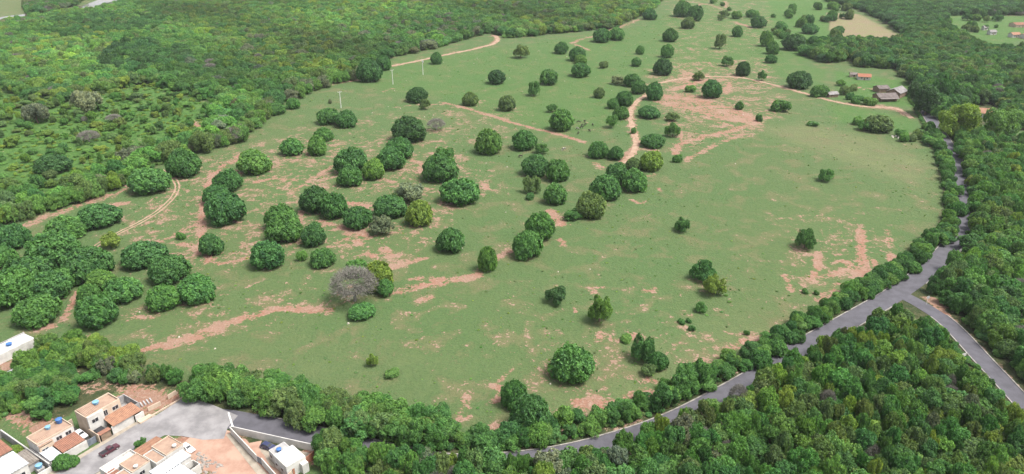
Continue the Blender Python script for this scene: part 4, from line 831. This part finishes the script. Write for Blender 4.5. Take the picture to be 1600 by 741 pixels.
sheet('pavement', [hs(-12, 2.6), hs(-12, 6.5), hs(8.4, 6.5), hs(8.4, 7.2), hs(15, 7.2), hs(15, 5.4), hs(3, 3.9)], SAND, .13, 'worn beige pavement before the houses south of the street', 'pavement')
# the empty plot with low cream walls
PLOT = House(25, -10, 'empty building plot with low cream wall pieces on red soil', 'plot walls', 'plot_wall')
def wallseg(parent, nm, mat, p, q, h_, w=.2, z=0.0):
    a, b = Vector(p), Vector(q); d = (b-a); L = d.length; o = MB().box(0, L, -w/2, w/2, 0, h_).build(nm, mat)
    o.location = (a.x, a.y, hzf(a.x, a.y)+z); o.rotation_euler[2] = math.atan2(d.y, d.x)
    if parent is not None:
        bpy.context.view_layer.update(); o.parent = parent; o.matrix_parent_inverse = parent.matrix_world.inverted()
    return o
bpy.context.view_layer.update()
for p, q in (((232,643),(252,633)), ((263,624),(278,615))): wallseg(PLOT.e, 'wall_piece', CREAM, at(*p), at(*q), 1.3)
wallseg(PLOT.e, 'kerb_wall', CREAM, at(233,653), at(288,621), .35, .3)
for k in range(5): wallseg(PLOT.e, 'footing', GREYW, at(214+k*5, 632-k*2.2), at(218+k*5, 638-k*2.2), .3, .35)
# walled corner plot with white house
WD = at(440, 700); cw = empty('corner_plot', WD); tag(cw, 'white-walled triangular corner plot with one brick end by the road', 'walled plot'); bpy.context.view_layer.update()
wv = lambda x, y: Vector((x, y, 0))
wallseg(cw, 'wall', WHITE, wv(-69.9, 141.6), wv(-46.2, 134.5), 2.2); wallseg(cw, 'wall', WHITE, wv(-70, 141.3), wv(-60.2, 131.3), 2.2); wallseg(cw, 'wall', WHITE, wv(-58.7, 130.3), wv(-52.0, 123.2), 2.2); wallseg(cw, 'gate', GATE, wv(-60.1, 131.2), wv(-58.8, 130.4), 2.0, .08)
wallseg(cw, 'brick_end', BRICKY, wv(-46.2, 134.3), wv(-50.4, 126.6), 2.1); wallseg(cw, 'brick_end', CREAM, wv(-50.5, 126.4), wv(-51.9, 123.3), 2.0)
sheet('yard_floor', [wv(-64, 135.9), wv(-59.5, 137.6), wv(-47.5, 134), wv(-50.6, 126.6), wv(-52.2, 123.6), wv(-58.7, 130.6), wv(-60.2, 131.6)], SAND, .05, 'beige paved yard of the walled corner plot', 'yard')
sheet('pavement', [wv(-71.1, 140.8), wv(-70.3, 141.5), wv(-52.6, 123), wv(-54.3, 122)], SAND, .12, 'tan sidewalk beside the walled corner plot', 'pavement')
HA = math.atan2(2.6, 1.7)
e = empty('house', (-52.6, 130.6, 0), math.atan2(-1.9, 2.0)); tag(e, 'small white house with stepped flat roofs inside the triangular plot', 'house')
MB().box(-4.6, -1.3, -2.2, 1.9, 0, 2.9, .04).build('wall', WHITE, e); MB().box(-4.4, -1.4, -2.0, 1.7, 2.9, 2.98).build('roof', GREYW, e)
MB().box(-1.3, 4.3, -2.7, 2.3, 0, 3.7, .04).build('tall_wall', WHITE, e); MB().box(-1.1, 4.1, -2.5, 2.1, 3.7, 3.78).build('tall_roof', WMETAL, e); MB().box(4.3, 5.5, .6, 2.2, 0, 2.7, .04).build('side_block', WHITE, e)
for x in (-3.6, -.2, 2.2):
    w = MB().box(x-.45, x+.45, -2.78 if x > -1 else -2.28, -2.7 if x > -1 else -2.2, 1.2, 2.1).build('window', FRAME, e); MB().box(x-.38, x+.38, -2.80 if x > -1 else -2.30, -2.72 if x > -1 else -2.22, 1.27, 2.03).build('pane', DARKG, w)
tank(0, 0, 2.98, .6, .9, BLUE, 'round blue water tank on the small white corner house', Vector((-54.8, 131.7, 0)))
# white building and grey roof at the left edge
e = empty('building', (-148, 176, hzf(-148, 176)), math.atan2(9.5, 5.2)); tag(e, 'long white building with blue tank at the left edge above hedge', 'building')
MB().box(-14, 7.2, -2.6, 2.8, 0, 3.0, .05).build('wall', WHITE, e); MB().box(-13.8, 7.0, -2.4, 2.6, 3.0, 3.12).build('roof', WMETAL, e); MB().box(-14, 7.2, 2.6, 2.8, 3.003, 3.5).build('parapet', GREYW, e)
tank(0, 0, hzf(-147, 177)+3.12, .8, .8, BLUE, 'blue water tank on the white building at left edge', Vector((-147.2, 177.0, 0)))
sheet('path', [at(44,528), at(60,529), at(92,541), at(80,544), at(44,534)], GREYW, .08, 'pale concrete path leading from the white building', 'path')
e = empty('long_shed', (-139.5, 163.3, hzf(-139, 163)), math.atan2(7.3, 4.2)); tag(e, 'long shed with grey fibre-cement roof at the left edge', 'shed')
MB().box(-12, 6.6, -1.5, 1.5, 0, 2.1).build('wall', GREYW, e)
mb = MB(); n = 60; vs_ = []
for i in range(n+1):
    x = -12.2+19*i/n; d = .05*math.sin(i*1.57+.6); vs_ += [(x, -1.8, 2.15+d), (x, 0, 2.55+d), (x, 1.8, 2.15+d)]
mb.add(vs_, [(3*i+k, 3*i+3+k, 3*i+4+k, 3*i+1+k) for i in range(n) for k in range(2)]); mb.build('roof', surf('old_grey_roof', (.30, .29, .28), (.20, .19, .19), .8, .9, .2, .4), e)

# ---------------------------------------------------------------- farm buildings at the upper right
def gable(P, rz, L, Wd, hw, hr, wall, roof, label, cat='house', name='farm_house', group='farm buildings', wins=2, parent=None, porch=False):
    e = empty(name, P, rz); tag(e, label, cat, group)
    MB().add([(-L/2,-Wd/2,0),(L/2,-Wd/2,0),(L/2,Wd/2,0),(-L/2,Wd/2,0),(-L/2,-Wd/2,hw),(L/2,-Wd/2,hw),(L/2,Wd/2,hw),(-L/2,Wd/2,hw),(-L/2,0,hr-.05),(L/2,0,hr-.05)], [(0,1,5,4),(2,3,7,6),(3,0,4,8,7),(1,2,6,9,5)]).build('wall', wall, e)
    o = .45
    for s in (-1, 1):
        n = max(6, int(L/.45*4)); v = []; f = []; y1 = s*(Wd/2+o); z1 = hw-(hr-hw)/(Wd/2)*o+.06
        for i in range(n+1):
            x = -L/2-o+(L+2*o)*i/n; d = .05*math.sin(i*1.57+.6); v += [(x, 0, hr+d+.04), (x, y1, z1+d), (x, 0, hr+d-.06), (x, y1, z1+d-.1)]
        for i in range(n): k = 4*i; f += [(k, k+1, k+5, k+4), (k+2, k+6, k+7, k+3), (k+1, k+3, k+7, k+5)]
        MB().add(v, f).build('roof', roof, e)
    for i in range(wins):
        x = -L/2+L*(i+.6)/(wins+.2); w = MB().box(x-.6, x+.6, -Wd/2-.05, -Wd/2+.02, 1.0, 2.0).build('window', FRAME, e); MB().box(x-.52, x+.52, -Wd/2-.07, -Wd/2, 1.08, 1.92).build('pane', DARKG, w)
    d = MB().box(-.5, .5, -Wd/2-.06, -Wd/2+.02, 0, 2.0).build('door', WOODP, e)
    if porch:
        for x in (-L/2+.3, 0, L/2-.3): MB().box(x-.1, x+.1, -Wd/2-2.3, -Wd/2-2.1, 0, 2.1).build('post', WOODP, e)
        MB().add([(-L/2, -Wd/2-.3, 2.55), (L/2, -Wd/2-.3, 2.55), (L/2, -Wd/2-2.6, 2.15), (-L/2, -Wd/2-2.6, 2.15), (-L/2, -Wd/2-.3, 2.45), (L/2, -Wd/2-.3, 2.45), (L/2, -Wd/2-2.6, 2.05), (-L/2, -Wd/2-2.6, 2.05)], [(0,3,2,1),(4,5,6,7),(3,7,6,2)]).build('porch_roof', roof, e)
    return e
OLDROOF = surf('weathered_roof', (.16, .135, .125), (.10, .085, .08), .5, .9, .2, .4)
PALEROOF = surf('pale_weathered_roof', (.235, .22, .215), (.15, .14, .135), .5, .9, .2, .4)
gable(at(1299,151), .25, 7, 4.6, 2.2, 3.5, WOODP, PALEROOF, 'small open hut with pale roof beside the farm track', 'hut', 'farm_hut', wins=0)
gable(at(1349,124), -.25, 8.5, 6, 2.6, 4.2, WHITE, BRICKY, 'white farm house with brown tiled roof before the trees', wins=2, porch=False)
gable(at(1333,120), -.2, 5, 4.6, 2.2, 3.2, CREAM, OLDROOF, 'low cream annex left of the white farm house', 'annex', 'farm_annex', wins=1)
gable(at(1400,150), .75, 13, 9, 3.6, 6.0, WOODP, PALEROOF, 'tall weathered barn with pale grey roof by the farm track', 'barn', 'barn', wins=0)
gable(at(1382,156), .1, 13, 8, 2.8, 4.6, WOODP, OLDROOF, 'long low brown cattle shed in front of the barn', 'shed', 'cattle_shed', wins=0, porch=True)
gable(at(1376,143), .2, 8, 7, 2.8, 4.4, WOODP, OLDROOF, 'small brown shed behind the cattle shed', 'shed', 'farm_shed', wins=0)
gable(at(1536,182), -.35, 9.5, 7.5, 3.0, 5.2, WHITE, ORANGE, 'white house with bright orange roof among trees at right', wins=2)
for (x, y, rz, L, lab, rf, wl) in ((1592,42,.1,16,'large brown-roofed house at the far right edge',TERRA,CREAM),(1584,58,.2,9,'white-walled far house below the brown-roofed one',ORANGE,WHITE),(1604,60,.1,10,'far house with terracotta roof at the frame edge',TERRA,WHITE),(1538,47,.3,5,'small white far shed left of the far houses',PALEROOF,WHITE),(1549,54,.2,7,'low white far cottage left of the far houses',PALEROOF,WHITE)):
    gable(at(x, y), rz, L, L*.65, 2.9, 4.6, wl, rf, lab, 'house', 'far_house', 'far houses', wins=2)
e = empty('rubble_pile', at(1411,214)); tag(e, 'heap of pale stones and rubble at the top corner of the field', 'rubble pile')
rs = random.Random(4)
PR = surf('white_rubble', (.60, .56, .48), (.40, .36, .30), 1, .9, .15); mb = MB()
for _ in range(90):
    x, y = rs.gauss(0, 3.2), rs.gauss(0, 2.0); stone(mb, Vector((x, y, max(0, .9-.2*math.hypot(x, y)*.7))), rs.uniform(.3, .8))
tag(mb.build('stones', PR, e), kind='stuff')

# ---------------------------------------------------------------- utility poles, signs
POLE = surf('pole_concrete', (.62, .61, .57), (.48, .47, .44), 1.5, .8, .2)
def pole(px_, py_, h_, label, trafo=False, rz=.4):
    e = empty('utility_pole', at(px_, py_), rz); tag(e, label, 'utility pole', 'utility poles')
    MB().tube((0, 0, -.2), (0, 0, h_), .24, .15, 10).build('pole', POLE, e)
    for z, L in ((h_-.25, 1.3), (h_-1.3, .9))[:2 if trafo else 1]:
        x = MB().box(-L, L, -.08, .08, z, z+.16).build('crossarm', POLE, e)
        for q in (-L+.1, 0 if L > 1 else .3, L-.1): MB().lathe([(.05, z+.16), (.09, z+.22), (.06, z+.3), (.09, z+.36), (.03, z+.42)], 8, (q, 0)).build('insulator', WHITE, x)
    if trafo: MB().lathe([(.3, h_-2.4), (.42, h_-2.3), (.42, h_-1.5), (.3, h_-1.4)], 12, (.55, 0)).build('transformer', GREYW, e)
pole(661, 117, 11.5, 'utility pole with transformer and crossarms in front of the track', True, .3); pole(614, 132, 10.5, 'plain utility pole in the middle of the three', False, .5); pole(533, 169, 10.5, 'leftmost utility pole, above the pair of round trees', False, .5)
def sign(px_, py_, round_, label, rz=0.0):
    e = empty('road_sign', at(px_, py_), rz); tag(e, label, 'road sign', 'road signs')
    if round_:
        MB().tube((0, 0, 0), (0, 0, 3.0), .05, .05, 8).build('post', POLE, e); o = MB().tube((0, -.09, 3.0), (0, -.05, 3.0), .55, .55, 18).build('plate', WHITE, e)
    else:
        for x in (-.6, .6): MB().tube((x, 0, 0), (x, 0, 2.6), .05, .05, 8).build('post', POLE, e)
        MB().box(-.95, .95, -.09, -.053, 1.6, 2.7).build('plate', WHITE, e)
sign(1498, 402, True, 'round white sign beside the upper road bend'); sign(1237, 561, False, 'white rectangular board beside the main road among trees', -.4); sign(1503, 564, False, 'white board beside the side road', .4); sign(1447, 477, True, 'small round white sign at the fork by the red bank')

# ---------------------------------------------------------------- cars
TYRE = surf('tyre_rubber', (.02, .02, .02), (.03, .03, .03), 5, .9, .2)
def car(P, rz, paint, label, pickup=False):
    e = empty('pickup_truck' if pickup else 'car', P, rz); tag(e, label, 'pickup' if pickup else 'car', 'cars')
    m, t, b, _ = nt('car_paint'); b.inputs['Base Color'].default_value = (*paint, 1); b.inputs['Roughness'].default_value = .3; b.inputs['Coat Weight'].default_value = .5
    L, Wd = (4.9, 1.75) if pickup else (4.1, 1.7)
    def loft(prof, w0, w1, name, mat, par):
        """side profile [(x,z)] extruded across the width, top narrowed"""
        zs = [p[1] for p in prof]; lo, hi = min(zs), max(zs); v = []
        for s in (-1, 1):
            for x, z in prof: k = (z-lo)/(hi-lo+1e-6); v.append((x, s*(w0+(w1-w0)*k), z))
        n = len(prof); f = [tuple(range(n-1, -1, -1)), tuple(range(n, 2*n))]+[(i, (i+1) % n, n+(i+1) % n, n+i) for i in range(n)]
        return MB().add(v, f).build(name, mat, par)
    if pickup:
        body = loft([(-2.4, .35), (2.35, .35), (2.42, .55), (2.38, .82), (1.1, .98), (-2.42, .98), (-2.45, .6)], Wd/2, Wd/2-.08, 'body', m, e)
        cab = loft([(-.55, .985), (1.15, .985), (.55, 1.55), (-.4, 1.58)], Wd/2-.1, Wd/2-.25, 'cab', m, e); gl = [(-.45, 1.06), (1.02, 1.06), (.52, 1.50), (-.36, 1.52)]
        bed = MB().box(-2.3, -.65, -Wd/2+.2, Wd/2-.2, .6, .992).build('load_bed', BLACK, e)
    else:
        body = loft([(-2.0, .3), (1.95, .3), (2.05, .5), (2.0, .74), (1.0, .92), (-1.85, .95), (-2.05, .6)], Wd/2, Wd/2-.08, 'body', m, e)
        cab = loft([(-1.75, .945), (.95, .925), (.3, 1.42), (-1.2, 1.45)], Wd/2-.1, Wd/2-.25, 'cab', m, e); gl = [(-1.65, 1.0), (.82, 1.0), (.27, 1.37), (-1.15, 1.39)]
    loft(gl, Wd/2-.085, Wd/2-.235, 'side_window', DARKG, e); x0 = gl[1][0]; x1 = gl[2][0]
    dx, dz = x1-x0, gl[2][1]-gl[1][1]; nx, nz = dz/math.hypot(dx, dz)*.09, -dx/math.hypot(dx, dz)*.09
    MB().add([(x0+nx, -.62, 1.03+nz), (x0+nx, .62, 1.03+nz), (x1+nx, .52, gl[2][1]+nz), (x1+nx, -.52, gl[2][1]+nz)], [(0, 1, 2, 3)]).build('windscreen', DARKG, e)
    for x in ((-1.5, 1.55) if pickup else (-1.25, 1.3)):
        for s in (-1, 1):
            w = MB().tube((x, s*(Wd/2-.2), .32), (x, s*(Wd/2+.02), .32), .32, .32, 14).build('wheel', TYRE, e); MB().tube((x, s*(Wd/2), .32), (x, s*(Wd/2+.035), .32), .19, .17, 10).build('rim', FRAME, w)
    for s in (-1, 1): MB().box(L/2-.12, L/2-.02, s*.6-.17, s*.6+.17, .58, .72).build('headlight', WMETAL, e)
p = hs(6.9, -.6); car(Vector((p.x, p.y, .1)), ANG, (.06, .014, .022), 'dark maroon pickup truck driving on the village street', True); [o for o in C.objects if o.name == 'pickup_truck'][0].scale = (.92,)*3
p = hs(6.35, -12.0); car(Vector((p.x, p.y, .05)), ANG-math.pi/2, (.75, .75, .74), 'white car parked in the walled yard between houses')
p = hs(17.2, 14.8); car(Vector((p.x, p.y, .04)), ANG-math.pi/2, (.72, .72, .72), 'white car parked on red soil beside the peach-roofed houses')
car(Vector((-59.0, 136.0, .06)), -.4, (.02, .025, .07), 'dark blue car parked inside the white-walled corner plot')

# ---------------------------------------------------------------- cattle grazing in the upper pasture
def cow_mesh(name, head_down, mat):
    J = [((-.75,0,1.12),.24),((-.25,0,1.10),.30),((.3,0,1.12),.29),((.62,0,1.18),.22)]      # spine, rump to withers
    hd = [((.95,0,1.05 if head_down else 1.35),.15),((1.2,0,.72 if head_down else 1.5),.13),((1.38,0,.40 if head_down else 1.38),.09),((1.46,0,.26 if head_down else 1.28),.07)]
    V = [j[0] for j in J+hd]; Rr = [j[1] for j in J+hd]; E_ = [(i, i+1) for i in range(len(V)-1)]
    def chain(root, pts):
        k = root
        for p, r in pts: V.append(p); Rr.append(r); E_.append((k, len(V)-1)); k = len(V)-1
    for s in (-1, 1):
        chain(0, [((-.72, s*.2, .85), .14), ((-.66, s*.2, .62), .08), ((-.80, s*.2, .42), .055), ((-.74, s*.2, .06), .045), ((-.70, s*.2, .0), .055)])
        chain(3, [((.58, s*.19, .82), .12), ((.60, s*.19, .45), .06), ((.60, s*.19, .06), .045), ((.63, s*.19, .0), .055)])
        k = 5; chain(k, [((V[k][0]-.03, s*.2, V[k][2]+.06), .04), ((V[k][0]-.05, s*.30, V[k][2]+.02), .03)])
    chain(0, [((-.98, 0, 1.1), .04), ((-1.05, 0, .75), .022), ((-1.04, 0, .5), .04)])
    me = bpy.data.meshes.new(name); me.from_pydata(V, E_, []); me.materials.append(mat)
    o = bpy.data.objects.new('tmp', me); C.objects.link(o); sk = o.modifiers.new('s', 'SKIN')
    for i, v in enumerate(me.skin_vertices[0].data if me.skin_vertices else []): v.radius = (Rr[i], Rr[i])
    o.modifiers.new('u', 'SUBSURF').levels = 1
    if not me.skin_vertices:
        bpy.context.view_layer.objects.active = o
    bpy.context.view_layer.update(); dg = bpy.context.evaluated_depsgraph_get(); m2 = bpy.data.meshes.new_from_object(o.evaluated_get(dg)); bpy.data.objects.remove(o); m2.name = name
    if not m2.materials: m2.materials.append(mat)
    return m2
HIDE = surf('dark_hide', (.022, .018, .016), (.045, .035, .028), 1.2, .7, .2)
def pied():
    m, t, b, _ = nt('pied_hide'); co = N(t, 'ShaderNodeTexCoord').outputs['Object']
    t.links.new(mixc(t, sstep(t, noise(t, co, 1.6, 2), .48, .52), (.02, .018, .016), (.55, .52, .47)), b.inputs['Base Color']); b.inputs['Roughness'].default_value = .75; return m
COW = [cow_mesh('cow_grazing', True, HIDE), cow_mesh('cow_standing', False, HIDE), cow_mesh('cow_pied', True, pied())]
rs = random.Random(12)
for i, (x, y, k) in enumerate([(904.5,192.6,0),(913.8,191.5,1),(909.4,197.5,0),(914,196.6,0),(908.6,201.5,1),(902.5,203.2,2),(926,197,0),(920.7,206,0),(903.7,209.5,0),(881,235,2),(813.5,246.5,0)]):
    o = tag(link(bpy.data.objects.new('cow', COW[k])), None, 'cow', 'cattle in the upper pasture'); o.location = at(x, y)+Vector((0, 0, .03)); o.rotation_euler[2] = rs.uniform(0, 6.28); o.scale = (1.12,)*3
    o['label'] = {9: 'black and white cow grazing alone below the small herd', 10: 'dark cow alone above the pair of round trees'}.get(i, f'{"black and white" if k == 2 else "dark"} cow, {["third","seventh","fifth","sixth","fourth","leftmost","rightmost","eighth","second","",""][i]}{"" if i in (5, 6) else " from the left"} in the small herd')
# ---------------------------------------------------------------- the air
hm = bpy.data.materials.new('haze_air'); hm.use_nodes = True; t = hm.node_tree; t.nodes.clear(); out = t.nodes.new('ShaderNodeOutputMaterial'); pv = t.nodes.new('ShaderNodeVolumePrincipled')
pv.inputs['Color'].default_value = (.93, .96, 1, 1); pv.inputs['Density'].default_value = .00005; pv.inputs['Anisotropy'].default_value = .2; t.links.new(pv.outputs[0], out.inputs['Volume'])
tag(MB().box(-2700, 2700, -2700, 2700, -5, 124).build('haze', hm), 'thin pale haze over the whole valley', 'haze', kind='stuff')

# ---------------------------------------------------------------- look-alikes are told apart by their place, counted from the left
ONES = ' first second third fourth fifth sixth seventh eighth ninth tenth eleventh twelfth thirteenth fourteenth fifteenth sixteenth seventeenth eighteenth nineteenth'.split(' ')
def nth(n):
    if n < 20: return ONES[n]
    t_, o_ = divmod(n, 10)
    tens = {2: 'twenty', 3: 'thirty', 4: 'forty', 5: 'fifty', 6: 'sixty', 7: 'seventy', 8: 'eighty', 9: 'ninety'}[t_]
    return tens[:-1]+'ieth' if o_ == 0 else tens+'-'+ONES[o_]
same = {}
for o in C.objects:
    if o.parent is None and o.get('label') and o.get('category') in ('tree', 'shrub'): same.setdefault(o['label'], []).append(o)
for lab, os_ in same.items():
    if len(os_) < 2 or len(os_) > 99: continue
    os_.sort(key=lambda o: topx(*o.location)[0])
    for i, o in enumerate(os_): o['label'] = lab+', '+('leftmost' if i == 0 else 'rightmost' if i == len(os_)-1 else nth(i+1)+' from left')
